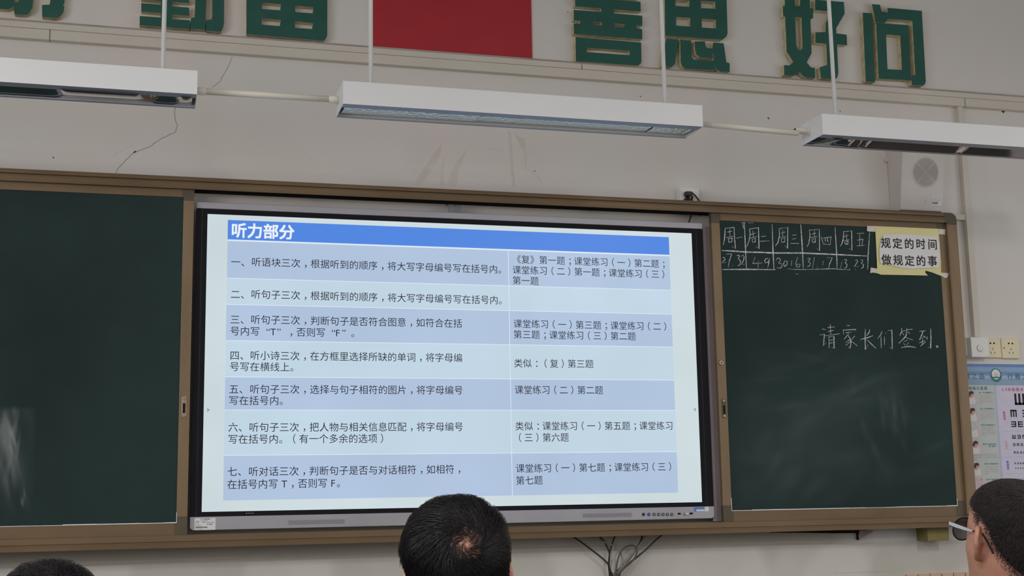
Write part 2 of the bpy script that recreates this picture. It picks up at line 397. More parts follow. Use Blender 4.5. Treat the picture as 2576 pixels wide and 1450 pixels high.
for xs, ww in ((XR, rw), (XL-.2, lw)):
    for (y0, y1, z0, z1) in ww:
        wn += 1; b = MB(); xm = xs+.1
        for yy in (y0, (y0+y1)/2-.025, y1-.05): b.box(xm-.03, xm+.03, yy, yy+.05, z0, z1, M['lamp'])
        for zz in (z0, z1-.05): b.box(xm-.03, xm+.03, y0, y1, zz, zz+.05, M['lamp'])
        b.box(xm-.004, xm+.004, y0, y1, z0, z1, M['glass'])
        tag(b.build('window_%d' % wn), 'white framed sliding window in the side wall', kind='structure')

# tile dado low on the right, its ragged top edge plastered over
b = MB()
zt = Z(0.742); x = 1.60; k = 0
edge = []
while x < XR:
    h = zt + (random.uniform(-.02, .0) if x < 1.86 else random.uniform(-.003, .001)) - max(0, (1.72-x))*0.25
    b.box(x, x+.052, -.010, 0, 0, h, M['tile']); b.box(x+.052, x+.0555, -.008, 0, 0, h-.004, M['grout']); x += .0555
tag(b.build('trim_1', bevel=.0015), 'brown vertical wall tiles at the foot of the front wall', kind='structure')

# wear on the front wall: cracks, drips, scuffs, a painted-over line, broken plaster
def wpart(mb, name): o = mb.build(name, wall); return o
b = MB(); zz = zoom(0, 0, 2.995)
for line, w in (([(1750,430),(1725,490),(1680,570),(1660,610),(1600,660)], .0014), ([(1325,785),(1315,860),(1320,900),(1338,940),(1325,990),(1260,1025),(1200,1055),(1140,1100),(1060,1130),(1010,1150),(975,1185),(930,1230),(890,1270),(872,1303)], .0018)):
    pts = []
    for i in range(len(line)-1):
        for t in (0, .33, .66):
            pts.append((line[i][0]+(line[i+1][0]-line[i][0])*t+random.uniform(-4,4)*(t>0), line[i][1]+(line[i+1][1]-line[i][1])*t+random.uniform(-4,4)*(t>0)))
    pts.append(line[-1])
    b.ribbon([at(*zz(*p), 0) for p in pts], w, -.0006, M['crack'])
wpart(b, 'crack')
b = MB(); b.flat([at(*zz(*p), 0) for p in ((1002,1152),(1012,1142),(1028,1136),(1024,1146),(1010,1154))], -.0008, M['hole'])
for (u, v, r) in ((2113,280,.004),(1933,298,.006),(1611,243,.004),(134,397,.004),(1345,431,.004),(780,400,.002),(2522,279,.014),(1428,31,.003)):
    px, pz = at(u, v, 0)
    b.flat([(px-r, pz+.3*r), (px-.2*r, pz+.8*r), (px+r, pz+.2*r), (px+.3*r, pz-.8*r)], -.0007, M['seam'] if r < .01 else M['hole'])
wpart(b, 'chip')
b = MB(); z2 = zoom(860, 0, 2.995)
for poly in ([(772,1045),(640,1235),(540,1390),(590,1400),(680,1290),(740,1170)], [(952,1105),(850,1240),(785,1400),(860,1405),(880,1290),(915,1190)], [(770,1180),(745,1300),(735,1400),(775,1400),(765,1300)], [(1250,985),(1262,1200),(1285,1410),(1310,1410),(1290,1200),(1275,1000)], [(1290,990),(1330,1080),(1370,1150),(1385,1300),(1395,1200),(1378,1040),(1330,1030)], [(1370,1270),(1460,1320),(1510,1400),(1490,1340),(1430,1285)]):
    b.flat([at(*z2(*p), 0) for p in poly], -.0005, M['stain'])
wpart(b, 'drip_stain')
b = MB(); b.ribbon([at(*z2(*p), 0) for p in ((1110,1118),(1160,1130),(1215,1146))], .003, -.0006, M['rub'])
b.ribbon([at(*zz(*p), 0) for p in ((860,1172),(920,1130),(1000,1092))], .003, -.0006, M['rub'])
b.ribbon([at(*p, 0) for p in ((170,1424),(420,1414),(600,1407),(800,1400),(1010,1393))], .003, -.0006, M['rub'])
b.ribbon([at(*p, 0) for p in ((1290,1380),(1450,1376),(1740,1372),(1900,1370),(2060,1369),(2160,1371),(2200,1367))], .0035, -.0006, M['rub'])
b.ribbon([at(*p, 0) for p in ((2100,1443),(2150,1441),(2240,1438))], .003, -.0006, M['rub'])
wpart(b, 'scuff')
b = MB(); z3 = zoom(2100, 1320, 7.155)
b.prism([at(*z3(*p), -.012) for p in ((-1130,150),(-600,150),(0,160),(330,158),(425,162),(425,110),(-1130,100))], -.010, -.0005, M['hole'])  # dark strip painting the shadow gap in the plaster under the rail
b.prism([at(*z3(*p), -.018) for p in ((438,112),(672,118),(690,128),(560,205),(436,272),(428,200))], -.018, -.0005, mat('broken_plaster', alb(118,104,100), .9, var=.15, scale=60), M['hole'])
b.prism([at(*z3(*p), -.016) for p in ((422,108),(470,108),(438,180),(432,285),(420,250))], -.014, -.0005, M['hole'])
wpart(b, 'broken_plaster')

# ================================================================= CABLE DUCTS
t = thing('cable_duct', 'long cream twin cable duct running along the wall under the green characters', 'cable duct', (0, 0, Z(2.75)))
b = MB(); b.box(XL+.001, XR-.001, -.018, -.0005, Z(2.812), Z(2.8245), M['edge_and_dish_shade']); b.build('top_strip', t)
def duct_cover(name, xs, z0, z1, y):
    for i in range(len(xs)-1):
        b = MB(); b.box(xs[i]+.0012, xs[i+1]-.0012, y, -.0005, z0, z1, M['pvc']); b.build(name, t, bevel=.0015)
duct_cover('upper_cover', [XL, .522, XR], Z(2.7905), Z(2.8135), -.030)
duct_cover('lower_cover', [XL, -1.5155, 2.3053, XR], Z(2.7515), Z(2.7893), -.030)
b = MB(); b.box(XL+.001, XR-.001, -.0285, -.004, Z(2.789), Z(2.791), M['seam']); b.box(.5208, .5232, -.0293, -.002, Z(2.7915), Z(2.813), M['seam']); b.box(-1.5167, -1.5143, -.0293, -.002, Z(2.7525), Z(2.7885), M['seam']); b.box(2.3041, 2.3065, -.0293, -.002, Z(2.7525), Z(2.7885), M['seam']); b.build('joint', t)
t = thing('cable_duct', 'narrow upright cable duct dropping from the long duct to the sockets beside the blackboard', 'cable duct', (2.284, 0, Z(1.73)))
b = MB(); b.box(2.272, 2.297, -.025, 0, Z(1.725), Z(2.7515), M['pvc']); b.build('duct_cover', t, bevel=.0015)
b = MB(); b.box(2.12, 2.2722, -.02, 0, Z(2.2395), Z(2.2628), M['pvc']); b.build('branch_duct', t, bevel=.0015)

# ================================================================= RED FLAG AND GREEN CHARACTERS
b = MB(); b.box(-.328, .320, -.006, 0, Z(2.8255), Z(2.8255+.432), M['red']); tag(b.build('flag_board', bevel=.001), 'flat red flag board on the wall above the middle lamp', 'flag')
LET = {}
def L_(f, *pts): return [at(*f(*p), -.030) for p in pts]
A = zoom(0,0,12.88); B = zoom(340,0,10.733); C_ = zoom(600,0,10.733); D = zoom(1420,0,8.0545); E_ = zoom(1650,0,7.25); F = zoom(1950,0,6.59); G = zoom(2150,0,6.305)
let = []
let.append(('green character cropped at the left end of the wall motto', [
    [L_(A,(-700,-900),(470,-820),(470,90),(455,200),(340,270),(250,300),(0,290),(-700,240)), L_(A,(-350,-600),(120,-570),(120,-420),(-350,-450)), L_(A,(-350,-250),(120,-220),(120,-80),(-350,-110))],
    [L_(A,(625,-800),(1080,-780),(1080,0),(1050,250),(960,420),(880,470),(760,485),(470,455),(455,330),(465,90),(560,85),(610,40))],
    [L_(A,(1630,-800),(2095,-780),(2090,90),(2050,170),(2085,220),(2060,380),(1990,500),(1900,570),(1780,588),(1365,540),(1360,160),(1610,150),(1630,0))],
    [L_(A,(1000,-860),(2090,-790),(2092,-560),(1000,-620))], [L_(A,(1070,-380),(1640,-345),(1640,-180),(1070,-220))]]))
let.append(('green character 勤 behind the left lamp rod', [
    [L_(B,(165,-150),(1455,-60),(1455,80),(1000,48),(1000,170),(1455,205),(1455,425),(1000,395),(1000,515),(1475,545),(1490,600),(1470,782),(120,680),(122,430),(690,472),(690,350),(165,312),(165,82),(690,125),(690,25),(165,-15))],
    [L_(B,(100,-700),(1480,-600),(1480,-480),(1250,-495),(1250,-300),(1460,-285),(1460,-170),(1000,-200),(1000,-60),(690,-80),(690,-225),(165,-265),(165,-375),(380,-360),(380,-560),(100,-580))],
    [L_(B,(1640,-500),(1925,-480),(1920,0),(1900,570),(1890,802),(1550,782),(1490,770),(1505,490),(1610,465))],
    [L_(B,(2090,-300),(2405,-280),(2400,600),(2380,740),(2320,850),(2240,855),(1925,825),(1915,540),(2050,530),(2085,460))],
    [L_(B,(1490,-360),(2405,-300),(2405,-120),(1490,-180))]]))
let.append(('green character 奋 left of the red flag', [
    [L_(C_,(215,-260),(2400,-90),(2395,950),(2370,1030),(2290,1102),(215,920)), L_(C_,(635,68),(1150,113),(1130,278),(630,242)), L_(C_,(1525,150),(2025,190),(2010,360),(1530,325)), L_(C_,(630,490),(1140,540),(1120,707),(620,662)), L_(C_,(1520,575),(2020,625),(1985,785),(1525,752))],
    [L_(C_,(60,-760),(2500,-580),(2500,-380),(60,-560))], [L_(C_,(1120,-980),(1480,-960),(1480,-700),(2400,-380),(2300,-230),(1300,-600),(400,-330),(250,-470),(1120,-740))]]))
let.append(('green character 善 right of the red flag', [
    [L_(D,(212,-62),(1540,35),(1547,232),(1000,190),(1000,272),(1576,318),(1578,518),(1470,512),(1455,570),(1575,590),(1577,795),(190,688),(190,478),(318,478),(318,422),(188,408),(188,200),(745,240),(745,170),(215,125)), L_(D,(580,445),(755,447),(755,517),(580,500)), L_(D,(1005,470),(1225,495),(1190,552),(1005,540))],
    [L_(D,(225,748),(1553,862),(1560,1240),(1545,1290),(1505,1325),(1450,1325),(230,1240)), L_(D,(452,965),(1320,1030),(1318,1118),(452,1055))],
    [L_(D,(215,-310),(1500,-215),(1500,-25),(215,-125))], [L_(D,(720,-200),(990,-180),(990,60),(720,40))],
    [L_(D,(420,-520),(640,-500),(720,-250),(520,-270))], [L_(D,(1020,-480),(1260,-460),(1130,-220),(930,-240))]]))
let.append(('green character 思 behind the middle lamp\'s right rod', [
    [L_(E_,(160,-200),(1285,-120),(1308,600),(1290,665),(1210,725),(168,650)), L_(E_,(370,308),(625,325),(625,485),(370,467)), L_(E_,(835,340),(1092,360),(1095,520),(838,502)), L_(E_,(355,-6),(610,8),(610,124),(358,107)), L_(E_,(820,14),(1080,34),(1085,160),(825,148))],
    [L_(E_,(188,702),(415,720),(345,1175),(290,1225),(98,1218),(115,1040))],
    [L_(E_,(440,722),(645,738),(655,1045),(690,1085),(1010,1105),(1065,1100),(1080,1285),(520,1252),(470,1200),(455,1140))],
    [L_(E_,(705,755),(895,755),(905,845),(940,878),(1040,885),(1025,1062),(800,1045),(735,990),(712,900))],
    [L_(E_,(1045,775),(1235,790),(1285,1135),(1345,1155),(1345,1312),(1170,1310),(1090,1250),(1060,1150),(1030,860))]]))
let.append(('green character 好 behind the right lamp rod', [
    [L_(F,(160,-120),(325,-110),(328,92),(375,110),(412,90),(415,-105),(570,-95),(578,135),(628,140),(630,300),(585,315),(605,880),(525,1035),(590,1115),(660,1130),(660,1295),(510,1285),(460,1255),(400,1190),(310,1255),(150,1245),(148,1080),(240,1085),(300,1030),(190,855),(165,275),(132,270),(128,98),(160,95)), L_(F,(330,285),(438,290),(455,800),(425,832),(385,825),(350,750))],
    [L_(F,(662,-5),(1140,33),(1152,228),(1012,468),(1015,555),(1185,575),(1192,748),(1025,738),(1048,1210),(1025,1295),(965,1312),(762,1298),(738,1118),(862,1075),(848,728),(668,708),(668,535),(835,532),(838,385),(928,190),(662,170))]]))
let.append(('green character 问 at the right end of the wall motto', [
    [L_(G,(128,200),(275,210),(322,1305),(175,1295))],
    [L_(G,(275,65),(400,75),(428,182),(530,200),(530,300),(480,362),(330,356),(308,240))],
    [L_(G,(525,125),(1065,172),(1128,1290),(1115,1335),(1085,1362),(905,1350),(900,1205),(962,1190),(915,328),(518,300))],
    [L_(G,(340,362),(855,400),(893,1205),(905,1278),(380,1248)), L_(G,(497,548),(722,565),(750,1112),(520,1098))]]))
for lab, pcs in let:
    o = cut_letter(pcs, -.030, -.0005, 'sign_character', M['green'], M['foam'])
    tag(o, lab, 'sign letter', 'green motto characters on the wall')

# ================================================================= BOARD LAMPS
YF, YK = -.80, -.645; ZB0, ZT0 = Z(2.343), Z(2.4195)
def lamp(x0, label, refl, rods, dents=()):
    x1 = x0+1.251
    t = thing('board_lamp', label, 'lamp', ((x0+x1)/2, (YF+YK)/2, ZB0), 'hanging lamps over the blackboard')
    b = MB(); e = .0015
    b.box(x0, x1, YF, YF+.002, ZB0, ZT0, M['lamp']); b.box(x0, x1, YF+.002, YK-.002, ZT0-.002, ZT0, M['lamp']); b.box(x0, x1, YK-.002, YK, ZB0, ZT0, M['lamp'])
    b.build('housing', t)
    for xa, xb in ((x0-.0012, x0+.001), (x1-.001, x1+.0012)):
        b = MB(); b.box(xa, xb, YF-.0003, YK+.0003, ZB0-.0004, ZT0+.0003, M['lamp']); b.build('end_cap', t)
    b = MB(); b.box(x0+.001, x1-.001, YF+.001, YF+.042, ZB0, ZB0+.0015, M['lamp_lip_shade']); b.build('front_flange', t)
    b = MB(); b.box(x0+.001, x1-.001, YK-.010, YK, ZB0-.001, ZB0+.001, M['lamp_lip_shade']); b.build('rear_flange', t)
    if refl == 'hammer': prof = [(YK-.008, ZB0+.0062), (YK-.030, ZB0+.0042), (YK-.060, ZB0+.0016), (YK-.085, ZB0+.0012), (YF+.045, ZB0+.0018), (YF+.030, ZB0+.0020)]
    else: prof = [(YK-.008, ZB0+.001), (YK-.024, ZB0+.0050), (YK-.040, ZB0+.0085), (YK-.060, ZB0+.0125), (YK-.085, ZB0+.0175), (YF+.045, ZB0+.0205), (YF+.030, ZB0+.0220)]
    b = MB(); vs = []; fs = []; n = len(prof)
    segs = [(x0+.012, x0+.47, 0), (x0+.473, x0+1.09, .002), (x0+1.093, x1-.012, 0)] if refl == 'hammer' else [(x0+.012, x1-.012, 0)]
    for xa, xb, dy in segs:
        o = len(vs)
        xsn = [xa, xb] if refl == 'hammer' else list(np.linspace(xa, xb, 110)); m_ = len(xsn)
        for xx in xsn:
            k = 1.0                                       # mirror sheet's dents are shaped to set its bright and dark reflections
            for (da, db, kk) in dents:
                w_ = 1/(1+math.exp(-(xx-da)/.006))*1/(1+math.exp((xx-db)/.006)); k = k*(1-w_)+kk*w_
            for (y, z) in prof: vs.append((xx, y, ZB0+.007+(z-ZB0-.003)*k+dy))
        fs += [(o+j*n+i, o+(j+1)*n+i, o+(j+1)*n+i+1, o+j*n+i+1) for i in range(n-1) for j in range(m_-1)]
    b.add(vs, fs, M[refl]); b.build('reflector', t, smooth=True)
    for xr in rods:
        b = MB(); yr = -.722
        b.tube([(xr, yr, ZT0+.012), (xr, yr, ZC)], .0072, M['rod'], 12)
        r = b.build('hanging_rod', t, smooth=True)
        b = MB(); b.tube([(xr, yr, ZT0), (xr, yr, ZT0+.003)], .021, M['rust'], 16); b.tube([(xr, yr, ZT0+.003), (xr, yr, ZT0+.014)], .0095, M['rust'], 12); b.build('rod_collar', r)
    return t
lamp(-1.0175-1.251, 'white hanging lamp at the left with dark mirror reflector', 'mirror', (-1.121, -2.165), ((-1.43, -1.18, -.85), (-1.175, -1.150, -.80), (-1.075, -1.02, -.80), (-2.1, -1.75, .5)))
lamp(-.559, 'white hanging lamp in the middle with hammered silver reflector', 'hammer', (-.457, .587))
right_lamp = lamp(1.1575, 'white hanging lamp at the right with dark mirror reflector and open pipe stub', 'mirror', (1.256, 2.305), ((1.205, 1.262, -.8), (1.34, 2.6, 3.2), (1.385, 1.405, -.4), (1.80, 1.815, -.3)))
# conduit pipes between the lamps
yc = -.70
pl = [at(u, v, yc) for u, v in ((497,229),(848,251))]
t = thing('conduit_pipe', 'cream conduit pipe joining the left lamp to the middle lamp', 'pipe', (-.79, yc, pl[0][1]), 'conduit pipes between the lamps')
zc = Z(2.378)
zA, zB_ = pl[0][1], pl[1][1]
b = MB(); b.tube([(-1.016, yc, zA), (-.560, yc, zB_)], .0105, M['pipe'], 14); b.build('pipe', t, smooth=True)
for xa, xb in ((-1.0165, -.985), (-.592, -.5605)):
    f = lambda x: zA+(zB_-zA)*(x+1.016)/.456
    b = MB(); b.tube([(xa, yc, f(xa)), (xb, yc, f(xb))], .0128, M['pipe'], 14); b.build('coupling', t, smooth=True)
q0, q1 = at(1767, 312, yc), at(2008, 335, yc-.03)
t = thing('conduit_pipe', 'cream conduit pipe sagging loose from the middle lamp towards the right lamp', 'pipe', (.92, yc, q0[1]), 'conduit pipes between the lamps')
b = MB(); b.tube([(.692, yc, q0[1]), (q1[0], yc-.03, q1[1])], .0105, M['pipe'], 14); b.build('pipe', t, smooth=True)
b = MB(); b.tube([(.692, yc, q0[1]), (.706, yc-.002, q0[1]-.0008)], .0118, M['pipe'], 14); b.build('coupling', t, smooth=True)
s0, s1 = at(2002, 326, yc), at(2026, 330, yc)
b = MB(); zs = s1[1]
b.tube([(s0[0]-.004, yc, zs), (1.156, yc, zs)], .0115, M['pipe'], 14)
b.tube([(s0[0]-.0045, yc, zs), (s0[0]-.0042, yc, zs)], .0085, M['hole'], 14); b.tube([(1.15, yc, zs), (1.1565, yc, zs)], .016, M['pipe'], 16)
b.build('pipe_stub', right_lamp)

# ================================================================= BLACKBOARD FRAME
XO, XI = 2.149, 2.1005
ZF0, ZF1 = Z(.930), Z(2.2415)
fr = thing('chalkboard_surround', 'long champagne aluminium frame of the sliding blackboard with rounded dark corners', 'blackboard frame', (0, -.06, ZF0))
def prof_top(z): # cross-section in (y,z)
    return [(-.1295,z-.0445),(-.1312,z-.036),(-.1312,z-.026),(-.130,z-.0195),(-.1275,z-.0185),(-.1275,z-.0160),(-.130,z-.015),(-.131,z-.009),(-.1300,z-.002),(-.127,z),(-.063,z),(-.060,z-.003),(-.060,z-.0445),(-.066,z-.0445),(-.066,z-.024),(-.122,z-.024),(-.122,z-.0445)]
b = MB(); b.extrude_x(prof_top(ZF1), -XI, XI, M['bronze'], lambda i: M['bronze_d'] if i in (3,4,5) else (M['hole'] if i in (13,14,15) else None)); b.build('top_rail', fr)
def prof_bot(z): # z = lower edge; channel open upward
    return [(-.130,z),(-.1305,z+.014),(-.128,z+.0165),(-.128,z+.0195),(-.1305,z+.022),(-.1300,z+.0415),(-.128,z+.0435),(-.123,z+.0435),(-.122,z+.0415),(-.122,z+.028),(-.066,z+.028),(-.066,z+.0435),(-.060,z+.0435),(-.060,z)]
b = MB(); b.extrude_x(prof_bot(ZF0)[::-1], -XI, XI, M['bronze'], lambda i: None); b.build('bottom_rail', fr)
b = MB()
for sx in (-1, 1):
    b = MB(); xs = sorted((sx*XI, sx*XO)); b.box(xs[0], xs[1], -.130, -.060, ZF0+.050, ZF1-.050, M['bronze_v'])
    xm = sx*(XI+.006); b.box(xm-.002, xm+.002, -.1312, -.129, ZF0+.052, ZF1-.052, M['bronze_v']); b.build('side_rail', fr, bevel=.004)
for sx in (-1, 1):
    for sz in (-1, 1):
        r = .030; zo = ZF1 if sz > 0 else ZF0; zi = zo-sz*.050
        pl = [(XI, zi), (XO, zi)]+[(XO-r+r*math.cos(a), zo-sz*(r-r*math.sin(a))) for a in np.linspace(0, PI/2, 8)]+[(XI-.012, zo), (XI-.012, zo-sz*.0445), (XI, zo-sz*.0445)]
        b = MB(); b.prism([(sx*p[0], p[1]) for p in pl], -.1315, -.058, M['corner']); b.build('corner_piece', fr, bevel=.002)
b = MB(); b.box(1.9405, 2.040, -.082, -.0005, Z(.875), Z(.9305), M['olive']); b.build('wall_bracket', fr, bevel=.0015)
b = MB(); b.box(-2.040, -1.9405, -.082, -.0005, Z(.875), Z(.9305), M['olive']); b.build('wall_bracket', fr, bevel=.0015)
for xx in (-1.6, -.55, .55, 1.6):                          # stand-offs that carry the rail from the wall
    b = MB(); b.box(xx-.015, xx+.015, -.061, -.0005, ZF1-.010, ZF1-.004, M['bronze_d']); b.build('rail_bracket', fr)

b = MB(); b.box(.999, 1.075, -.072, -.066, Z(.975), Z(2.150), mat('shaded_wall_grey', alb(118, 108, 110), .6, var=.06, scale=6)); b.build('added_gap_strip', fr)  # added strip in the gap, coloured like the shaded wall behind
# ================================================================= SLIDING CHALKBOARDS
PY = -.115
def slab(x0, x1, label, sw=.037):
    t = thing('sliding_chalkboard', label, 'chalkboard', ((x0+x1)/2, -.105, Z(.962)), 'sliding chalkboards in the frame')
    z0, z1 = Z(.960), Z(2.212); gz0, gz1 = Z(1.0145), Z(2.1683)
    b = MB(); b.box(x0+sw-.004, x1-sw+.004, PY+.0025, PY+.018, gz0-.004, gz1+.004, M['board']); b.build('writing_surface', t)
    b = MB(); b.box(x0+sw+.002, x1-sw-.002, PY, PY+.020, gz1, z1, M['bronze']); b.build('top_rail', t, bevel=.001)
    b = MB(); b.box(x0+sw+.002, x1-sw-.002, PY, PY+.020, z0, gz0, M['bronze']); b.build('bottom_rail', t, bevel=.001)
    for xa, xb in ((x0, x0+sw), (x1-sw, x1)):
        b = MB(); b.box(xa, xb, PY, PY+.020, Z(1.0342), Z(2.1578), M['bronze_v']); b.build('stile', t, bevel=.001)
    for xa, xb, sg in ((x0, x0+sw, 1), (x1-sw, x1, -1)):
        inn = xb if sg > 0 else xa; out = xa if sg > 0 else xb
        b = MB(); b.prism([(out, Z(2.1580)), (inn, Z(2.1580)), (inn, Z(2.1683)), (inn+sg*.005, Z(2.1683)), (inn+sg*.005, z1), (out, z1)], PY-.0006, PY+.0206, M['corner']); b.build('corner_piece', t)
        b = MB(); b.prism([(out, z0), (inn+sg*.006, z0), (inn+sg*.006, gz0), (inn, gz0+.004), (inn, Z(1.034)), (out, Z(1.034))], PY-.0006, PY+.0206, M['corner']); b.build('corner_piece', t)
    b = MB()                                               # chalk dust lying along the lower edge
    xx = x0+sw
    while xx < x1-sw-.02:
        w = random.uniform(.05, .16); xe = min(xx+w, x1-sw); h = random.uniform(.0018, .0036)
        b.box(xx, xe, PY-.0012, PY+.002, gz0-.0006, gz0-.0006+h, M['ledge_dust']); xx = xe
    for xa in ((x1-sw+.0005) if x1 < 0 else x0+sw-.0012, x0+sw-.0012 if x1 < 0 else x1-sw+.0005):
        b.box(xa-.0008, xa+.0012, PY-.0012, PY, gz0, gz0+.05*random.uniform(.4, 1), M['ledge_dust'])
    b.build('chalk_dust', t)
    return t, gz0, gz1
lt, gz0, gz1 = slab(-2.1025, -.9965, 'left green sliding chalkboard, wiped blank, left of the lit display')
rt, _, _ = slab(1.0235, 2.1025, 'right green sliding chalkboard with a chalked timetable and a handwritten line')
def handle(t, x, zc, mm):
    b = MB(); b.prism(arc(x, Z(zc)+.030, .0085, 0, 180)+arc(x, Z(zc)-.030, .0085, 180, 360), PY-.0025, PY, mm)
    h = b.build('handle', t, bevel=.001)
    b = MB(); b.box(x-.0045, x+.0045, PY-.0032, PY-.0024, Z(zc)-.022, Z(zc)+.012, M['hole']); b.build('finger_slot', h)
    for dz in (-.030, .030):
        b = MB(); b.disc(x, PY-.0042, Z(zc)+dz, .0055, .002, M['steel'], 14); b.build('screw', h, bevel=.0006)
hx = [at(463, 1024, PY), at(1821, 1028, PY)]
handle(lt, hx[0][0], hx[0][1]-DZ, M['steel']); handle(rt, hx[1][0], hx[1][1]-DZ, M['corner'])
kx = at(1813.5, 913.5, PY)
b = MB(); b.disc(kx[0], PY-.006, kx[1], .010, .006, M['steel'], 20); k_ = b.build('lock', rt, bevel=.001)
b = MB(); b.box(kx[0]-.0012, kx[0]+.0012, PY-.0066, PY-.0058, kx[1]-.005, kx[1]+.005, M['hole']); b.build('keyhole', k_)

# chalk writing
BY = PY+.0025
H = zoom(1800, 550, 6.44); I = zoom(2050, 810, 7.576)
def strokes(mb, f, lines, w):
    for ln in lines: mb.ribbon([at(*f(*p), BY) for p in ln], w*1.12*random.uniform(.88, 1.12), BY-.0005-random.uniform(0,.0002), M['chalk'], True)
b = MB()
strokes(b, H, [[(465,65),(480,400),(500,815)],[(440,70),(450,160)],[(915,95),(930,520),(945,830)],[(1380,100),(1400,400),(1420,800)],[(1935,145),(1960,560),(1968,805)],[(2495,225),(2470,600),(2463,830)],
    [(105,520),(300,530),(480,545),(700,548),(940,560),(1400,560),(1960,585),(2470,610)],[(112,828),(500,825),(970,830)],[(1250,825),(1460,828)]], .0046)
strokes(b, H, [[(1165,815),(1250,825)],[(1460,828),(1900,815),(2180,835)],[(410,68),(490,68)],[(530,72),(610,72)],[(1300,893),(1340,905)]], .0022)
grid = b.build('chalk_grid', rt)
b = MB()
strokes(b, H, [[(155,155),(150,260),(142,350),(125,425)],[(150,160),(300,145),(305,300),(322,490),(265,455)],[(195,222),(262,205)],[(228,172),(235,290)],[(175,310),(280,285)],[(205,325),(215,385),(260,380),(270,315),(205,328)],[(342,318),(430,300)],
    [(548,165),(560,260),(540,370),(503,462)],[(560,170),(695,148),(700,350),(702,490),(655,455)],[(565,262),(650,238)],[(602,195),(610,300)],[(560,318),(668,292)],[(590,335),(598,385),(640,382),(645,322),(590,338)],[(740,295),(815,285)],[(718,370),(868,362)],
    [(1030,168),(1035,270),(1010,390),(968,445)],[(1030,165),(1170,145),(1165,488),(1125,445)],[(1060,238),(1125,220)],[(1085,185),(1088,290)],[(1040,310),(1135,290)],[(1065,330),(1070,385),(1118,380),(1125,318),(1065,332)],[(1245,272),(1305,265)],[(1240,335),(1305,325)],[(1212,405),(1348,405)],
    [(1518,180),(1530,280),(1510,400),(1482,462)],[(1520,190),(1680,175),(1685,525),(1645,490)],[(1560,255),(1625,238)],[(1598,205),(1605,295)],[(1545,312),(1650,290)],[(1565,335),(1570,388),(1612,385),(1618,322),(1565,338)],[(1712,295),(1745,412)],[(1740,320),(1870,298),(1855,425)],[(1745,412),(1855,425)],[(1778,325),(1775,370)],[(1815,318),(1812,365),(1830,372)],
    [(2075,210),(2070,320),(2050,400),(2020,450)],[(2070,215),(2205,200),(2208,515),(2165,485)],[(2085,295),(2150,275)],[(2120,250),(2125,345)],[(2075,362),(2165,345)],[(2090,380),(2098,415),(2145,412),(2150,370),(2090,382)],[(2290,245),(2400,240)],[(2335,265),(2330,440)],[(2295,352),(2385,335),(2370,440)],[(2288,445),(2412,438)]], .0036)
b.build('chalk_lettering', rt)
b = MB()
strokes(b, H, [[(112,640),(140,630),(155,660),(105,722),(165,715)],[(170,580),(262,572),(225,680),(203,795)],[(268,766),(274,772)],[(345,605),(375,592),(390,610),(365,650),(405,690),(395,750),(360,770)],[(420,615),(445,592),(462,620),(455,670),(420,745),(468,742)],
    [(640,625),(602,730),(755,722)],[(690,690),(688,808)],[(754,786),(760,794)],[(850,650),(815,650),(792,690),(810,722),(850,705),(875,640),(862,720),(845,800)],
    [(980,680),(995,650),(1025,640),(1055,670),(1020,725),(1070,735),(1080,770),(1050,808),(995,800)],[(1125,685),(1100,730),(1115,780),(1155,750),(1165,700),(1125,685)],[(1235,680),(1225,770)],[(1330,625),(1300,720),(1310,785),(1355,785),(1372,750),(1345,738),(1310,755)],
    [(1490,655),(1515,643),(1535,655),(1500,700),(1535,725),(1525,765),(1485,785)],[(1600,630),(1570,805)],[(1642,787),(1648,794)],[(1745,690),(1735,755)],[(1810,635),(1890,635),(1845,740),(1830,820)],
    [(2045,705),(2028,800)],[(2085,675),(2110,662),(2125,680),(2100,720),(2130,745),(2120,790),(2090,810)],[(2165,817),(2172,824)],[(2265,685),(2290,668),(2305,690),(2250,780),(2315,775)],[(2265,822),(2270,828)],[(2350,680),(2375,668),(2388,685),(2360,725),(2398,750),(2390,790),(2360,815)]], .0030)
b.build('chalk_lettering', rt)
b = MB()
strokes(b, I, [[(138,138),(205,152)],[(95,250),(180,240),(170,360),(160,460),(200,410)],[(290,50),(300,240)],[(245,112),(370,98)],[(248,188),(355,160)],[(190,270),(470,228)],[(265,285),(270,500)],[(268,290),(360,275),(365,510),(325,490)],[(280,355),(335,345)],[(280,408),(350,398)],
    [(605,65),(660,75)],[(540,150),(545,240)],[(535,160),(785,145),(760,165)],[(590,210),(690,195)],[(640,230),(555,335)],[(630,255),(675,335),(685,420),(665,510),(640,480)],[(655,345),(585,400)],[(665,385),(590,450)],[(760,270),(690,345)],[(690,365),(805,460)],
    [(960,140),(955,300),(960,535),(1010,440)],[(1045,150),(1030,210),(980,270)],[(868,338),(1000,305),(1105,265)],[(995,345),(1080,430),(1160,505)],
    [(1280,185),(1250,250),(1195,320)],[(1258,285),(1262,495)],[(1342,214),(1352,222)],[(1325,285),(1325,440)],[(1390,170),(1465,158),(1470,330),(1472,520),(1430,490)],
    [(1650,120),(1655,180),(1615,265)],[(1655,190),(1715,165)],[(1665,215),(1695,250)],[(1750,120),(1740,250),(1720,290),(1600,410)],[(1755,155),(1855,140)],[(1770,190),(1805,225)],[(1735,300),(1865,350)],[(1695,375),(1760,350)],[(1690,405),(1710,450)],[(1785,400),(1735,455)],[(1650,490),(1800,470),(1920,490)],
    [(1990,185),(2105,172)],[(2055,185),(2045,230),(1990,345),(2080,285)],[(2080,270),(2110,305)],[(1985,405),(2090,362)],[(2050,320),(2045,440)],[(2010,465),(2105,385)],[(2140,285),(2135,340)],[(2205,130),(2210,300),(2205,505),(2165,485)],[(2330,452),(2345,465),(2338,485),(2318,485),(2312,465),(2330,452)]], .0040)
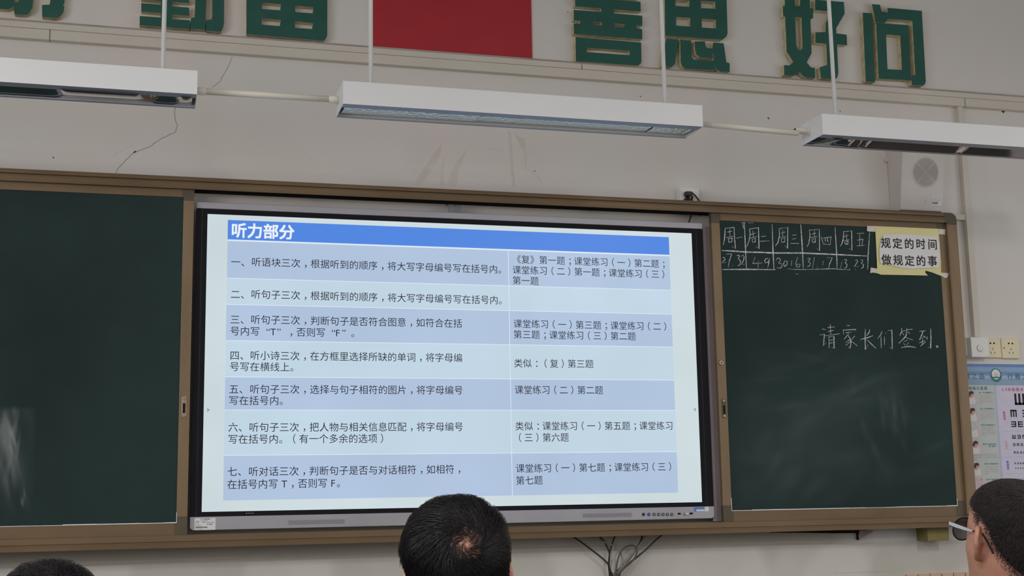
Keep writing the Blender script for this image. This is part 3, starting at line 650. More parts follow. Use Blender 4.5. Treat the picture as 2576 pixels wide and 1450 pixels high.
b.build('chalk_lettering', rt)
b = MB()
def haze_patch(t, x0, x1, z0, z1, groups, nx=150):
    ny = max(20, int(nx*(z1-z0)/(x1-x0))); xs = np.linspace(x0, x1, nx); zs = np.linspace(z0, z1, ny); XX, ZZ = np.meshgrid(xs, zs); A_ = np.zeros_like(XX)
    pxm = .00177
    for (u, v, w, h, n, ang, al) in groups:
        cx, cz = at(u, v, BY)
        for k in range(n):
            a = math.radians(random.gauss(ang, 10)); sx_ = cx+random.gauss(0, w)*pxm; sz_ = cz+random.gauss(0, h)*pxm
            L_ = max(w, h)*pxm*random.uniform(.3, .9); wd = min(w, h)*pxm*random.uniform(.10, .35)+.0012
            dx, dz = XX-sx_, ZZ-sz_; p_ = dx*math.cos(a)+dz*math.sin(a); q_ = -dx*math.sin(a)+dz*math.cos(a)
            A_ += al*random.uniform(.1, .5)*np.exp(-(p_/L_)**2-(q_/wd)**2)
    A_ = np.minimum(A_, .5); ex = np.minimum(1, np.minimum(XX-x0, x1-XX)/.03)*np.minimum(1, np.minimum(ZZ-z0, z1-ZZ)/.02); A_ *= np.clip(ex, 0, 1)
    me = bpy.data.meshes.new('chalk_haze'); vs = [(x, BY-.0004, z) for x, z in zip(XX.ravel(), ZZ.ravel())]
    me.from_pydata(vs, [], [(i*nx+j, i*nx+j+1, (i+1)*nx+j+1, (i+1)*nx+j) for i in range(ny-1) for j in range(nx-1)])
    at_ = me.attributes.new('dust', 'FLOAT', 'POINT'); at_.data.foreach_set('value', A_.ravel().astype(np.float32)); me.materials.append(HAZE)
    o = bpy.data.objects.new('chalk_haze', me); COL.objects.link(o); put(o, t); return o
HAZE = mat('chalk_haze', alb(165, 174, 174), .95); _n = HAZE.node_tree.nodes.new('ShaderNodeAttribute'); _n.attribute_name = 'dust'; HAZE.node_tree.links.new(_n.outputs['Fac'], HAZE.node_tree.nodes['Principled BSDF'].inputs['Alpha'])
haze_patch(rt, 1.062, 2.064, Z(1.02), Z(1.66), [(2252,1056,8,14,12,100,.07),(2235,1070,30,40,22,95,.05),(2060,1150,110,80,50,20,.022),(2130,1010,90,40,30,10,.03),(1960,1180,60,60,30,60,.02)])
haze_patch(rt, 1.32, 1.52, Z(2.0), Z(2.07), [(2000,692,12,8,20,20,.22),(2015,686,10,3,6,5,.3)], 100)

b = MB()
o_ = haze_patch(lt, -1.80, -1.50, Z(1.03), Z(1.42), [(12,1110,15,38,60,95,.10),(36,1120,4,30,26,93,.12),(98,1018,4,9,5,105,.2),(58,1258,3,12,6,100,.26),(95,1250,20,20,14,110,.05),(30,1120,40,70,30,100,.035),(68,1319,18,2,16,0,.3)])


# ================================================================= INTERACTIVE DISPLAY
DY = -.090
dp = thing('interactive_display', 'large lit touch display showing a slide table between the two chalkboards', 'display', (0, -.06, Z(.987)))
b = MB(); b.box(-.985, .994, -.080, -.030, Z(.992), Z(2.155), M['pewter']); b.build('back_case', dp, bevel=.004)
b = MB(); b.box(-.987, .996, DY, -.078, Z(2.1355), Z(2.160), M['pewter']); b.build('top_cover', dp, bevel=.002)
b = MB(); b.prism([(-.985+.008,Z(.987)),(.993-.008,Z(.987)),(.9955,Z(.9945)),(.9955,Z(1.033)),(-.987,Z(1.033)),(-.987,Z(.9945))], DY-.003, -.050, M['pewter']); bar = b.build('bottom_bar', dp, bevel=.0015)
b = MB()
b.box(-.987, -.9475, DY, -.079, Z(1.033), Z(2.1355), M['bezel']); b.box(.9475, .996, DY, -.079, Z(1.033), Z(2.1355), M['bezel']); b.box(-.9475, .9475, DY, -.079, Z(1.033), Z(1.050), M['bezel']); b.box(-.9475, .9475, DY, -.079, Z(2.116), Z(2.1355), M['bezel'])
for xx in (-.966, .967): b.box(xx-.0012, xx+.0012, DY-.0004, DY+.001, Z(1.034), Z(2.135), M['bezel_line'])
b.build('bezel', dp)
# the slide itself
SY = DY+.001
b = MB(); b.rect(-.9475, .9475, Z(1.050), Z(2.116), SY, M['s_bg'])
def sp(u, v): return at(u, v, SY)
xl = -.8695; tx0 = sp(573.4, 553)[0]
tx1 = sp(1682.5, 600)[0]; xdiv = sp(1283, 900)[0]
zr = [sp(1683, v)[1] for v in (597, 641.5)]
rows_b = [sp(u, v)[1] for u, v in ((1686,730.6),(1689,791),(1692,873.8),(1696,957),(1699,1033),(1703,1137),(1706.5,1240))]
b.rect(tx0, tx1, zr[1], zr[0], SY-.0003, M['s_hd'])
top = zr[1]-.006
b.rect(tx0, tx1, rows_b[-1], zr[1], SY-.0002, M['s_ln'])
ztop = top
for i, zb in enumerate(rows_b):
    m = M['s_d'] if i % 2 == 0 else M['s_l']
    b.rect(tx0, xdiv-.0012, zb+(.0012 if i < 6 else 0), ztop, SY-.0004, m); b.rect(xdiv+.0012, tx1, zb+(.0012 if i < 6 else 0), ztop, SY-.0004, m)
    ztop = zb-.0012
TY = SY-.0008
emL = (sp(1262, 674)[0]-sp(632, 660)[0])/26.42
emR = (sp(1667, 661)[0]-sp(1297, 652)[0])/17.05
def line(s, u, v, em, bold=0.0, m='s_tx'):
    x, z = sp(u, v); write(b, s, x, z, em, TY, M[m], bold)
hz = sp(660, 582); hem = (sp(740, 586)[0]-sp(580, 580)[0])/4.0
write(b, '听力部分', sp(581, 580)[0], hz[1], hem, TY, M['s_tw'], 0.026)
LR = [('一、', '听语块三次，根据听到的顺序，将大写字母编号写在括号内。', 659, None, 0),
      ('二、', '听句子三次，根据听到的顺序，将大写字母编号写在括号内。', 740.5, None, 0),
      ('三、', '听句子三次，判断句子是否符合图意，如符合在括', 804, '号内写“T”，否则写“F”。', 833),
      ('四、', '听小诗三次，在方框里选择所缺的单词，将字母编', 894.5, '号写在横线上。', 922.5),
      ('五、', '听句子三次，选择与句子相符的图片，将字母编号', 979.5, '写在括号内。', 1008),
      ('六、', '听句子三次，把人物与相关信息匹配，将字母编号', 1075.5, '写在括号内。（有一个多余的选项）', 1105.5),
      ('七、', '听对话三次，判断句子是否与对话相符，如相符，', 1187, '在括号内写 T，否则写 F。', 1219.5)]
u0 = [580.5, 579.5, 578.5, 577.5, 575.5, 573.5, 571.5]; u1 = [632, 631, 630.3, 628.6, 627.8, 626, 624.6]
for i, (a_, c_, v, l2, v2) in enumerate(LR):
    line(a_, u0[i], v, emL); line(c_, u1[i], v, emL)
    if l2: line(l2, u0[i]-.5, v2, emL)
for s, u, v in (('《复》第一题；课堂练习（一）第二题；', 1288.5, 652), ('课堂练习（二）第一题；课堂练习（三）', 1288.5, 679), ('第一题', 1288.5, 705.5),
                ('课堂练习（一）第三题；课堂练习（二）', 1291, 814.5), ('第三题；课堂练习（三）第二题', 1291, 841.5), ('类似：（复）第三题', 1292.5, 914), ('课堂练习（二）第二题', 1294, 981),
                ('类似：课堂练习（一）第五题；课堂练习', 1295.5, 1072.5), ('（三）第六题', 1295.5, 1101.5), ('课堂练习（一）第七题；课堂练习（三）', 1297, 1179), ('第七题', 1297, 1209.5)):
    line(s, u, v, emR)
for u, v, sg in ((521, 1032, 1), (1750, 1031, -1)):
    x, z = sp(u, v); b.flat([(x, z+.008), (x, z-.008), (x+sg*.0105, z)], TY, M['s_ar'])
b.build('screen', dp)
# bottom bar fittings
BF = DY-.003
for u0_, u1_, va, vb in ((-.647, -.446, .999, 1.0144), (.4553, .6522, 1.0005, 1.0153)):
    b = MB(); b.box(u0_, u1_, BF-.0006, BF+.004, Z(va), Z(vb), M['pewter_d']); b.build('speaker_slot', bar)
for i, xx in enumerate((.7007, .7228, .7446, .763, .7811, .7991, .8172)):
    b = MB(); zz_ = Z(1.0080-.00046*i); b.disc(xx, BF-.002, zz_, .0062, .003, M['button'], 18)
    if i: b.disc(xx, BF-.0026, zz_, .0036, .001, M['blue_led'] if i == 1 else M['pewter_d'], 14)
    o = b.build('button', bar)
    if i == 1: o['label'] = 'button glowing blue'
for xa, xb in ((.8422, .8545), (.8691, .8805), (.8917, .9049)):
    b = MB(); b.box(xa, xb, BF-.0006, BF+.003, Z(1.004), Z(1.011), M['hole']); b.build('usb_port', bar)
b = MB(); b.box(.9112, .9548, BF-.0009, BF, Z(1.0151), Z(1.0310), M['blue']); b.box(.9200, .9545, BF-.0014, BF-.0008, Z(1.0155), Z(1.0222), M['label']); b.box(.9557, .9722, BF-.0009, BF, Z(1.0146), Z(1.0318), M['label']); o = b.build('sticker', bar); o['label'] = 'blue and white sticker'
for xa in (.8845, .8905): pass
b = MB()
xL0, xL1, zL0, zL1 = -.9710, -.8995, Z(.9876), Z(1.0288)
b.box(xL0, xL1, BF-.0008, BF, zL0, zL1, M['label']); fx = lambda u: xL0+(xL1-xL0)*(u-545)/960.; fz = lambda v: zL1-(zL1-zL0)*(v-445)/560.
random.seed(3)
def dashes(mb, x0, x1, z, h, y, m, g=.3):
    x = x0
    while x < x1:
        w = h*random.uniform(.6, 1.1)
        if random.random() > .1: mb.rect(x, min(x+w, x1), z-h/2, z+h/2, y, m)
        x += w+h*g
for (u0_, u1_, v, h) in ((825,1315,492,.0028),(590,745,590,.0024),(800,1150,570,.0020),(590,745,640,.0024),(880,1030,630,.0024),(590,745,698,.0024),(905,1470,650,.0022),(590,745,755,.0022),(1115,1370,740,.0028),(590,900,815,.0015),(590,900,970,.0014)):
    dashes(b, fx(u0_), fx(u1_), fz(v), h, BF-.0011, M['ink_g'] if h < .0025 else M['ink'])
xx = fx(590)
while xx < fx(1120):
    w = random.choice((.0004,.0006,.001)); b.rect(xx, xx+w, fz(910), fz(845), BF-.0011, M['ink']); xx += w+random.choice((.0004,.0006))
o = b.build('label', bar); o['label'] = 'white asset label with a barcode'
b = MB(); b.box(-.0445, .0050, -.062, -.056, Z(2.150), Z(2.214), M['pewter_d']); b.box(-.0445, .0050, -.060, -.0005, Z(2.206), Z(2.212), M['pewter_d']); mbk = b.build('mount_bracket', dp)
b = MB(); b.disc(-.0195, -.064, Z(2.1725), .0022, .003, M['steel'], 10); b.disc(-.019, -.064, Z(2.194), .0045, .003, M['steel'], 12); b.build('screw', mbk)
b = MB(); x, z = at(628, 1292, DY); dashes(b, x-.012, x+.018, z, .004, DY-.0004, M['ink_g'], 1.0); b.build('bezel_mark', dp)
# usb stick
b = MB(); b.box(.8702, .8795, BF-.018, BF+.002, Z(1.0047), Z(1.0103), M['white']); tag(b.build('usb_stick', bevel=.0006), 'small white USB stick plugged into the display\'s lower bar', 'usb stick')
# cable from behind the rail into the display
c0, c1 = at(1739, 541, -.055), at(1733, 560, -.055)
b = MB(); b.tube([(c0[0]+.012, -.045, c0[1]+.08), (c0[0]+.004, -.05, c0[1]+.02), (c0[0], -.055, c0[1]), (c1[0], -.055, c1[1]), (c1[0]-.004, -.050, c1[1]-.03)], .0035, M['cable_k'], 8)
tag(b.build('power_cable', smooth=True), 'short black cable dropping behind the top rail onto the display', 'cable')

# ================================================================= SOCKET AND PLUG ABOVE THE RAIL
t = thing('socket_box', 'white surface socket box on the wall just above the top rail', 'socket', (.967, 0, Z(2.231)))
b = MB(); b.box(.925, 1.010, -.034, -.0005, Z(2.231), Z(2.317), M['white']); b.build('box', t, bevel=.003)
b = MB(); b.box(.926, 1.009, -.041, -.034, Z(2.232), Z(2.316), M['white']); b.build('faceplate', t, bevel=.002)
t = thing('power_plug', 'black angled power plug with cord in the socket above the top rail', 'plug', (.955, -.041, Z(2.26)))
b = MB(); b.box(.9415, .9690, -.066, -.041, Z(2.2770), Z(2.2955), M['black']); b.prism([(.969,Z(2.294)),(.9775,Z(2.2935)),(.9755,Z(2.286)),(.969,Z(2.284))], -.060, -.045, M['black']); b.build('plug_head', t, bevel=.003)
b = MB(); b.tube([(.9545,-.046,Z(2.225)),(.9545,-.046,Z(2.25)),(.9550,-.046,Z(2.262)),(.9555,-.046,Z(2.270)),(.956,-.046,Z(2.2765))], [.024,.022,.018,.012,.005], M['black'], 18); b.build('plug_body', t, smooth=True)
b = MB(); b.tube([(.974,-.053,Z(2.290)),(.985,-.052,Z(2.284)),(1.000,-.048,Z(2.269)),(1.013,-.045,Z(2.254)),(1.018,-.040,Z(2.235)),(1.012,-.035,Z(2.20))], .0030, M['cable_k'], 8); b.build('cord', t, smooth=True)

# ================================================================= WALL SPEAKER
t = thing('wall_speaker', 'white wedge-shaped wall speaker with a round grille above the right chalkboard', 'speaker', (2.02, 0, Z(2.256)))
xs0, xs1 = 1.914, 2.121; zb_, zt_ = Z(2.258), Z(2.545); db, dt = .077, .128
b = MB()
prof = [(-.0005, Z(2.236)), (-.0005, zt_-.012), (-.012, zt_), (-dt+.012, zt_), (-dt, zt_-.012), (-db, zb_)]
b.extrude_x(prof[::-1], xs0, xs1, M['spk'], lambda i: None); b.build('case', t, bevel=.004)
b = MB(); b.extrude_x([(-.004, Z(2.2345)), (-.0005, Z(2.240)), (-db+.003, zb_+.0005), (-db+.001, zb_-.004)], xs0+.004, xs1-.006, M['under']); b.build('base_plate', t)
sl = (dt-db)/(zt_-.012-zb_)
def yface(z): return -db-(z-zb_)*sl
gx, gz = 2.030, Z(2.4185)
ang = math.atan(sl)
def onface(dx, du, lift):   # a point on the tilted front
    return (gx+dx, yface(gz)-du*math.sin(ang)-lift*math.cos(ang), gz+du*math.cos(ang)-lift*math.sin(ang))
b = MB(); n = 48
for r0, r1, l0, l1, m in ((.0665, .063, .0004, .0025, 'spk'), (.063, .0605, .0025, .0006, 'spk')):
    vs = [onface(r*math.cos(2*PI*i/n), r*math.sin(2*PI*i/n), l) for r, l in ((r0,l0),(r1,l1)) for i in range(n)]
    b.add(vs, [(i, (i+1)%n, n+(i+1)%n, n+i) for i in range(n)], M[m])
b.build('grille_rim', t, smooth=True)
b = MB(); b.add([onface(.0605*math.cos(2*PI*i/n), .0605*math.sin(2*PI*i/n), .0008) for i in range(n)], [list(range(n))], M['spk_grille'])
for k in range(1, 17):
    r0 = .0035*k; r1 = r0+.0014
    vs = [onface(r*math.cos(2*PI*i/n), r*math.sin(2*PI*i/n), .0012) for r in (r0, r1) for i in range(n)]
    b.add(vs, [(i, (i+1)%n, n+(i+1)%n, n+i) for i in range(n) if (i % 12) != 6], M['spk_ring'])
b.build('grille', t)
b = MB()
def fpoly(x0, x1, z0, z1, lift, m):
    b.add([(x0, yface(z0)-lift, z0), (x1, yface(z0)-lift, z0), (x1, yface(z1)-lift, z1), (x0, yface(z1)-lift, z1)], [(0,1,2,3)], m)
fpoly(2.064, 2.114, Z(2.283), Z(2.3235), .0008, M['label'])
for k, z in enumerate((2.319, 2.3105, 2.3045, 2.2985)):
    x = 2.067
    while x < 2.108-(k == 3)*.01:
        w = random.uniform(.0015, .003); fpoly(x, x+w, Z(z)-.001, Z(z)+.001, .0012, M['ink_g']); x += w+.001
x = 2.067
while x < 2.094: w = random.choice((.0005,.0009)); fpoly(x, x+w, Z(2.2890), Z(2.2945), .0012, M['ink']); x += w+.0005
o = b.build('label', t); o['label'] = 'pale asset label with a barcode'
b = MB(); fpoly(2.0340, 2.0365, Z(2.3005), Z(2.3030), .0008, M['ink']); fpoly(2.0340, 2.0365, Z(2.2930), Z(2.2950), .0008, M['ink']); b.build('indicator_light', t)
b = MB(); b.disc(1.908, -.012, Z(2.494), .012, .0115, M['spk'], 16); b.build('wall_mount', t, bevel=.002)

# ================================================================= SOCKET PLATES BY THE RIGHT EDGE
def sockets(b, cx, cz, y, s=1):
    for dx in (-.009, .009): b.prism([(cx+dx+.0035*math.cos(a)*(1.3), cz+.021+.0038*math.sin(a)) for a in np.linspace(0, 2*PI, 8, endpoint=False)], y-.0006, y+.0005, M['hole'])
    for dx, dz, an in ((0, -.004, 90), (-.009, -.020, 55+60), (.009, -.020, 65)):
        c, s_ = math.cos(math.radians(an)), math.sin(math.radians(an)); L_2 = .0042; w = .0011
        b.prism([(cx+dx+c*L_2-s_*w, cz+dz+s_*L_2+c*w), (cx+dx+c*L_2+s_*w, cz+dz+s_*L_2-c*w), (cx+dx-c*L_2+s_*w, cz+dz-s_*L_2-c*w), (cx+dx-c*L_2-s_*w, cz+dz-s_*L_2+c*w)], y-.0006, y+.0005, M['hole'])
def plate(x0, x1, z0, z1, yf, mm, label, name='wall_socket', holes=True, cat='socket', screw=None):
    t = thing(name, label, cat, ((x0+x1)/2, 0, z0), 'socket plates beside the blackboard')
    b = MB(); b.box(x0, x1, yf, -.0005, z0, z1, mm); b.build('plate', t, bevel=.0025)
    if holes:
        b = MB(); sockets(b, (x0+x1)/2, (z0+z1)/2, yf); b.build('socket_hole', t)
    return t, (x0+x1)/2, (z0+z1)/2
plate(2.17, 2.2535, Z(1.646), Z(1.7165), -.014, M['white'], 'white blank plate half hidden by the blackboard edge', 'wall_plate', False, 'wall plate')
t, cx, cz = plate(2.2365, 2.3235, Z(1.6365), Z(1.7225), -.044, M['white'], 'white box with a round thumb dish, left of the cream sockets', 'wall_switch', False, 'switch')
b = MB(); n = 24; r = .0155; cx += -.001; cz -= .004
vs = [(cx+r*math.cos(2*PI*i/n), -.0445, cz+r*math.sin(2*PI*i/n)) for i in range(n)]+[(cx+.004+r*.55*math.cos(2*PI*i/n), -.0475, cz+.003+r*.55*math.sin(2*PI*i/n)) for i in range(n)]
b.add(vs, [(i, (i+1)%n, n+(i+1)%n, n+i) for i in range(n)]+[list(range(n, 2*n))], M['white']); b.build('dial', t, smooth=True)
b = MB(); vs = [(cx+r*1.02*math.cos(a), -.0452, cz+r*1.02*math.sin(a)) for a in np.linspace(math.radians(120), math.radians(315), 14)]+[(cx+.006+r*.84*math.cos(a), -.0452, cz+.004+r*.84*math.sin(a)) for a in np.linspace(math.radians(308), math.radians(127), 14)]
b.add(vs, [list(range(len(vs)))], M['edge_and_dish_shade']); b.build('dish_shade', t)  # crescent of shade in the dish, painted as a flat grey piece
plate(2.3215, 2.4075, Z(1.6385), Z(1.7225), -.012, M['cream'], 'cream five-hole socket next to the white box')
t, cx, cz = plate(2.4095, 2.4985, Z(1.6365), Z(1.7240), -.015, M['cream'], 'cream five-hole socket at the right end of the plates')
b = MB(); b.disc(cx-.034, -.0156, cz+.001, .0035, .001, M['seam'], 10); b.build('screw', t)

# ================================================================= POSTER
PYP = -.003
b = MB(); px0, px1 = 2.160, 2.665; pzt, pzb = Z(1.6125), Z(.93)
b.box(px0, px1, PYP, -.0005, pzb, pzt, M['p8'])
P3 = zoom(2376, 900, 7.25); P4 = zoom(2376, 1080, 7.25)
def pp(f, x, y): return at(*f(x, y), PYP)
zy = lambda y: pp(P3, 700, y)[1]
bands = [(118,'p1'),(172,'p2'),(255,'p3'),(325,'p4'),(385,'p5'),(505,None)]
for (ya, m), (yb, _) in zip(bands[:-1], bands[1:]): b.rect(px0, px1, zy(yb), pzt if ya == 118 else zy(ya), PYP-.0003, M[m])
xs_ = pp(P3, 905, 620)[0]; xe_ = pp(P3, 945, 620)[0]
b.rect(px0, xs_, pzb, zy(505), PYP-.0003, M['p6']); b.rect(xs_, xe_, pzb, zy(505), PYP-.0003, M['p7'])
def ptext(s, f, xa, xb, yc, m, bold=0.0, n=None, clip=None, q=1.0):
    a0, z0 = pp(f, xa, yc); a1, _ = pp(f, xb, yc); n = n or len(s); em = (a1-a0)/n
    write(b, s, a0, z0, em*q, PYP-.0008, M[m], bold, pitch=em)
ptext('言雅之品', P3, 225, 758, 335, 'pg', .012, q=.78)
ptext('行雅之品', P3, 1142, 1680, 345, 'pg', .012, q=.78)
ec = pp(P3, 937, 322); er = (pp(P3, 1046, 322)[0]-pp(P3, 828, 322)[0])/2
def circ(cx, cz, r, n=32, a0=0, a1=2*PI): return [(cx+r*math.cos(a), cz+r*math.sin(a)) for a in np.linspace(a0, a1, n, endpoint=False)]
b.flat(circ(*ec, er), PYP-.0006, M['pg']); b.flat(circ(ec[0], ec[1]+.004, er*.68), PYP-.0008, M['pw'])
for a in np.linspace(.15, 2.95, 7): b.flat(circ(ec[0]+er*.85*math.cos(a), ec[1]+er*.85*math.sin(a), er*.05, 8), PYP-.0009, M['pw'])
b.flat([(ec[0]-er*.62, ec[1]-er*.42)]+[(ec[0]+er*.62*math.cos(a), ec[1]-er*.42+er*.22*math.sin(a)) for a in np.linspace(PI, 0, 12)]+[(ec[0]+er*.5*math.cos(a), ec[1]-er*.50+er*.08*math.sin(a)) for a in np.linspace(0, PI, 10)], PYP-.0010, M['pg'])
b.flat([(ec[0]+er*.4*math.cos(a), ec[1]-er*.60+er*.10*math.sin(a)) for a in np.linspace(0, PI, 12)], PYP-.0011, M['pw'])
for dx, dz, w, h in ((0,.30,.13,.12),(-.22,.10,.16,.12),(.22,.10,.16,.12),(-.14,-.10,.12,.13),(.14,-.10,.12,.13)):
    b.flat([(ec[0]+er*(dx-w), ec[1]+er*(dz+h*.6)), (ec[0]+er*dx, ec[1]+er*(dz+h)), (ec[0]+er*(dx+w), ec[1]+er*(dz+h*.6)), (ec[0]+er*dx, ec[1]+er*(dz-h))], PYP-.0010, M['pgy'])
ptext('眼保健操示意图', P3, 298, 790, 558, 'pt', .03, q=.82)
ptext('2.5米标准对数视力表', P3, 1042, 1730, 580, 'pr', .02, n=9.15, q=.8)
def pblock(f, xa, xb, ys, m='pgy'):
    for i, y in enumerate(ys):
        a0, z = pp(f, xa, y); a1 = pp(f, xb if i < len(ys)-1 else xa+(xb-xa)*.3, y)[0]; dashes(b, a0, a1, z, .0030, PYP-.0008, M[m], .35)
heads = [(P3,630,640,'第一节 按揉攒竹穴'),(P3,650,935,'第二节 按压睛明穴'),(P3,670,1232,'第三节 按揉四白穴'),(P4,695,278,'第四节 按揉太阳穴'),(P4,728,636,'第五节 按揉风池穴'),(P4,760,922,'第六节 揉捏耳垂')]
for f, xa, y, s in heads: ptext(s, f, xa, xa+255, y, 'pt', .03, n=8.3, q=.9)
ptext('刮上眼眶', P4, 808, 925, 315, 'pt', .03, q=.9); ptext('脚趾抓地', P4, 872, 972, 955, 'pt', .03, q=.9)
pblock(P3, 632, 885, (690, 720, 750, 780, 812, 842)); pblock(P3, 658, 908, (980, 1012, 1042, 1074, 1106, 1134)); pblock(P3, 682, 932, (1272, 1302, 1332, 1362, 1392, 1425))
pblock(P4, 420, 972, (462, 492, 525, 556)); pblock(P4, 738, 985, (688, 718, 750, 782, 815)); pblock(P4, 420, 700, (1145, 1175, 1210))
def ppoly(f, pts, m, l=.0006): b.flat([pp(f, *p) for p in pts], PYP-l, M[m])
for f, ox, oy, flip in ((P3, 0, 0, 0), (P3, 24, 310, 0), (P3, 45, 600, 1), (P4, 80, -395, 0), (P4, 100, 5, 1)):
    sh = lambda pts: [(x+ox, y+oy) for x, y in pts]
    ppoly(f, sh([(380,720),(470,745),(545,690),(580,760),(595,850),(380,855)]), 'ps', .0006)
    if flip != 1 or f is P4:
        ppoly(f, sh([(455,640),(530,640),(528,700),(505,735),(470,745),(450,700)]), 'pf', .0008)
        ppoly(f, sh([(420,700),(450,620),(490,608),(525,625),(532,660),(480,670),(462,720)]), 'ph', .0010)
    ppoly(f, sh([(528,665),(548,670),(590,800),(595,850),(560,850),(575,800)]), 'pp', .0009)
ppoly(P4, [(600,900),(660,900),(690,940),(660,980),(690,1000),(720,1100),(640,1100),(600,1010)], 'pp', .0006); ppoly(P4, [(662,905),(690,905),(685,940),(668,940)], 'pr', .0008); ppoly(P4, [(655,1015),(705,1015),(690,1060),(672,1060)], 'pr', .0008)
def E(f, x, y, s, rot):
    cx, cz = pp(f, x, y); k = s/7.25*.00183/2
    for (xa, xb, za, zb) in ((-1,-.6,-1,1),(-1,1,.6,1),(-1,1,-.2,.2),(-1,1,-1,-.6)):
        pts = [(xa,za),(xb,za),(xb,zb),(xa,zb)]
        c, s_ = [(1,0),(0,1),(-1,0),(0,-1)][rot]
        b.flat([(cx+k*(c*p-s_*q), cz+k*(s_*p+c*q)) for p, q in pts], PYP-.0008, M['ink'])
E(P3, 1366, 762, 195, 1); E(P3, 1700, 765, 195, 0)
for x, r in ((1259,3),(1478,2),(1700,1)): E(P3, x, 1020, 122, r)
for x, r in ((1260,2),(1385,0),(1510,1),(1635,3)): E(P3, x, 1216, 96, r)
for k, (y, s, xs_) in enumerate(((142,66,(1265,1357,1450,1540,1630)),(285,46,(1268,1340,1414,1490,1565)),(428,37,(1280,1335,1394,1455,1515)),(625,28,(1290,1340,1388,1437,1485)),(714,20,(1295,1340,1385,1427,1470)),(905,13,(1305,1350,1396,1440,1485)))):
    for i, x in enumerate(xs_): E(P4, x, y, s, (1,2,3,0,2,1,3)[(i+k) % 7])
for f, y, xa in ((P3,1345,1070),(P4,510,1100),(P4,815,1128)):
    a0, z = pp(f, xa, y); b.rect(a0, px1-.02, z-.0005, z+.0005, PYP-.0007, M['pgy'])
for f, x, y, s, m in ((P3,1062,1005,'高危区','pr'),(P4,1102,240,'危险区','pp'),(P4,1125,605,'警戒区','pb')):
    for i, ch in enumerate(s):
        a0, z = pp(f, x+i*7, y+i*55); write(b, ch, a0, z, .0125, PYP-.0008, M[m], .03)
tag(b.build('wall_poster'), 'eye-exercise and sight-chart poster with a blue header, right of the blackboard', 'poster')

# ================================================================= TAPED NOTICE
NY = BY
N_ = zoom(2180, 560, 10.36)
t = thing('taped_notice', 'yellow paper notice with two printed lines taped to the top right of the right chalkboard', 'notice', (at(2290, 690, NY)[0], NY, at(2290, 690, NY)[1]))
PN = PY-.0015
def nl(*pts): return [at(*N_(*p), PN) for p in pts]
b = MB(); b.prism(nl((225,95),(1870,165),(1905,560),(1940,1000),(1945,1395),(1700,1300),(1535,1255),(1530,1310),(1600,1385),(1000,1372),(380,1362),(280,1325),(270,1000),(245,500)), PN, PN+.0012, M['paper_y']); b.build('yellow_paper', t)
b = MB(); b.prism(nl((440,325),(900,318),(1300,330),(1500,360),(1830,372),(1885,560),(1895,900),(1880,1160),(1820,1195),(1690,1185),(1560,1200),(1350,1195),(1230,1212),(960,1200),(700,1140),(420,1085),(345,1060),(328,900),(320,700),(350,560),(385,400)), PN-.004, PN-.0035, M['paper_w'])
def nt(s, pts, bold, q):
    for ch, (x, y) in zip(s, pts):
        cx, cz = at(*N_(x, y), PN-.0045); em = .0465*q
        vs, fs = glyph(ch, 0.0)
        for q_, (dx, dz) in enumerate(((-bold,-bold),(bold,bold),(-bold,bold),(bold,-bold))): b.add([(cx+(vx-.5+dx)*em, PN-.0043-q_*6e-5, cz+(vy-.38+dz)*em-.0075*(vx-.5)*em) for vx, vy in vs], fs, M['ink'])
nt('规定的时间', ((500,530),(805,545),(1110,555),(1412,560),(1718,572)), .014, 1.02)
nt('做规定的事', ((518,970),(820,980),(1122,995),(1418,1000),(1715,1005)), .014, 1.02)
o = b.build('white_slip', t); o['label'] = 'white slip with two lines of black characters'
for pts in (((15,92),(228,95),(222,245),(40,235),(8,215)), ((1872,168),(2050,178),(2042,318),(1885,305)), ((108,1178),(275,1205),(285,1330),(180,1308),(92,1318)), ((1945,1310),(2140,1322),(2105,1440),(2040,1450),(1945,1395))):
    b = MB(); b.prism(nl(*pts), PN-.0008, PN+.0009, M['tape']); b.build('tape', t)

# ================================================================= CABLES BELOW THE BOARD
K = zoom(1380, 1320, 7.155); random.seed(5)
cabs = [('black cable leftmost of the bundle hanging below the blackboard', 'cable_k', .0034, -.034, [(330,150),(430,215),(560,300),(720,420),(880,540),(1000,640),(1080,730),(1110,850),(1150,940)]),
  ('black cable curving in second from the left below the blackboard', 'cable_k', .0032, -.028, [(860,140),(910,210),(990,300),(1050,400),(1090,500),(1095,600),(1090,750),(1130,940)]),
  ('black cable running straight down the middle of the bundle', 'cable_k', .0030, -.022, [(1240,110),(1200,205),(1150,330),(1110,470),(1085,620),(1080,760),(1100,940)]),
  ('grey cable arching across the bundle from the left', 'cable_g', .0032, -.040, [(560,150),(690,210),(850,260),(1000,320),(1130,370),(1230,440),(1300,520),(1325,620),(1320,740),(1240,860),(1190,940)]),
  ('dark grey cable looped over itself in the bundle', 'cable_d', .0034, -.046, [(1205,940),(1215,820),(1240,660),(1290,520),(1360,430),(1450,388),(1530,385),(1580,430),(1590,500),(1560,590),(1480,690),(1350,800),(1225,940)]),
  ('black cable slanting down from the right, left of the grey one', 'cable_k', .0036, -.030, [(1720,100),(1690,195),(1660,300),(1600,410),(1500,560),(1400,680),(1280,800),(1180,940)]),
  ('grey cable slanting down from the right of the bundle', 'cable_g', .0034, -.038, [(1840,110),(1760,195),(1690,290),(1600,420),(1480,570),(1370,710),(1300,820),(1230,940)]),
  ('navy cable rightmost of the bundle hanging below the blackboard', 'cable_b', .0034, -.034, [(2120,110),(2040,190),(1900,310),(1760,450),(1580,600),(1450,700),(1350,800),(1270,940)]),
  ('thin beige cord hanging inside the bundle', 'cable_w', .0014, -.018, [(950,150),(1010,215),(1110,310),(1160,400),(1180,560),(1172,720),(1178,850),(1180,940)])]
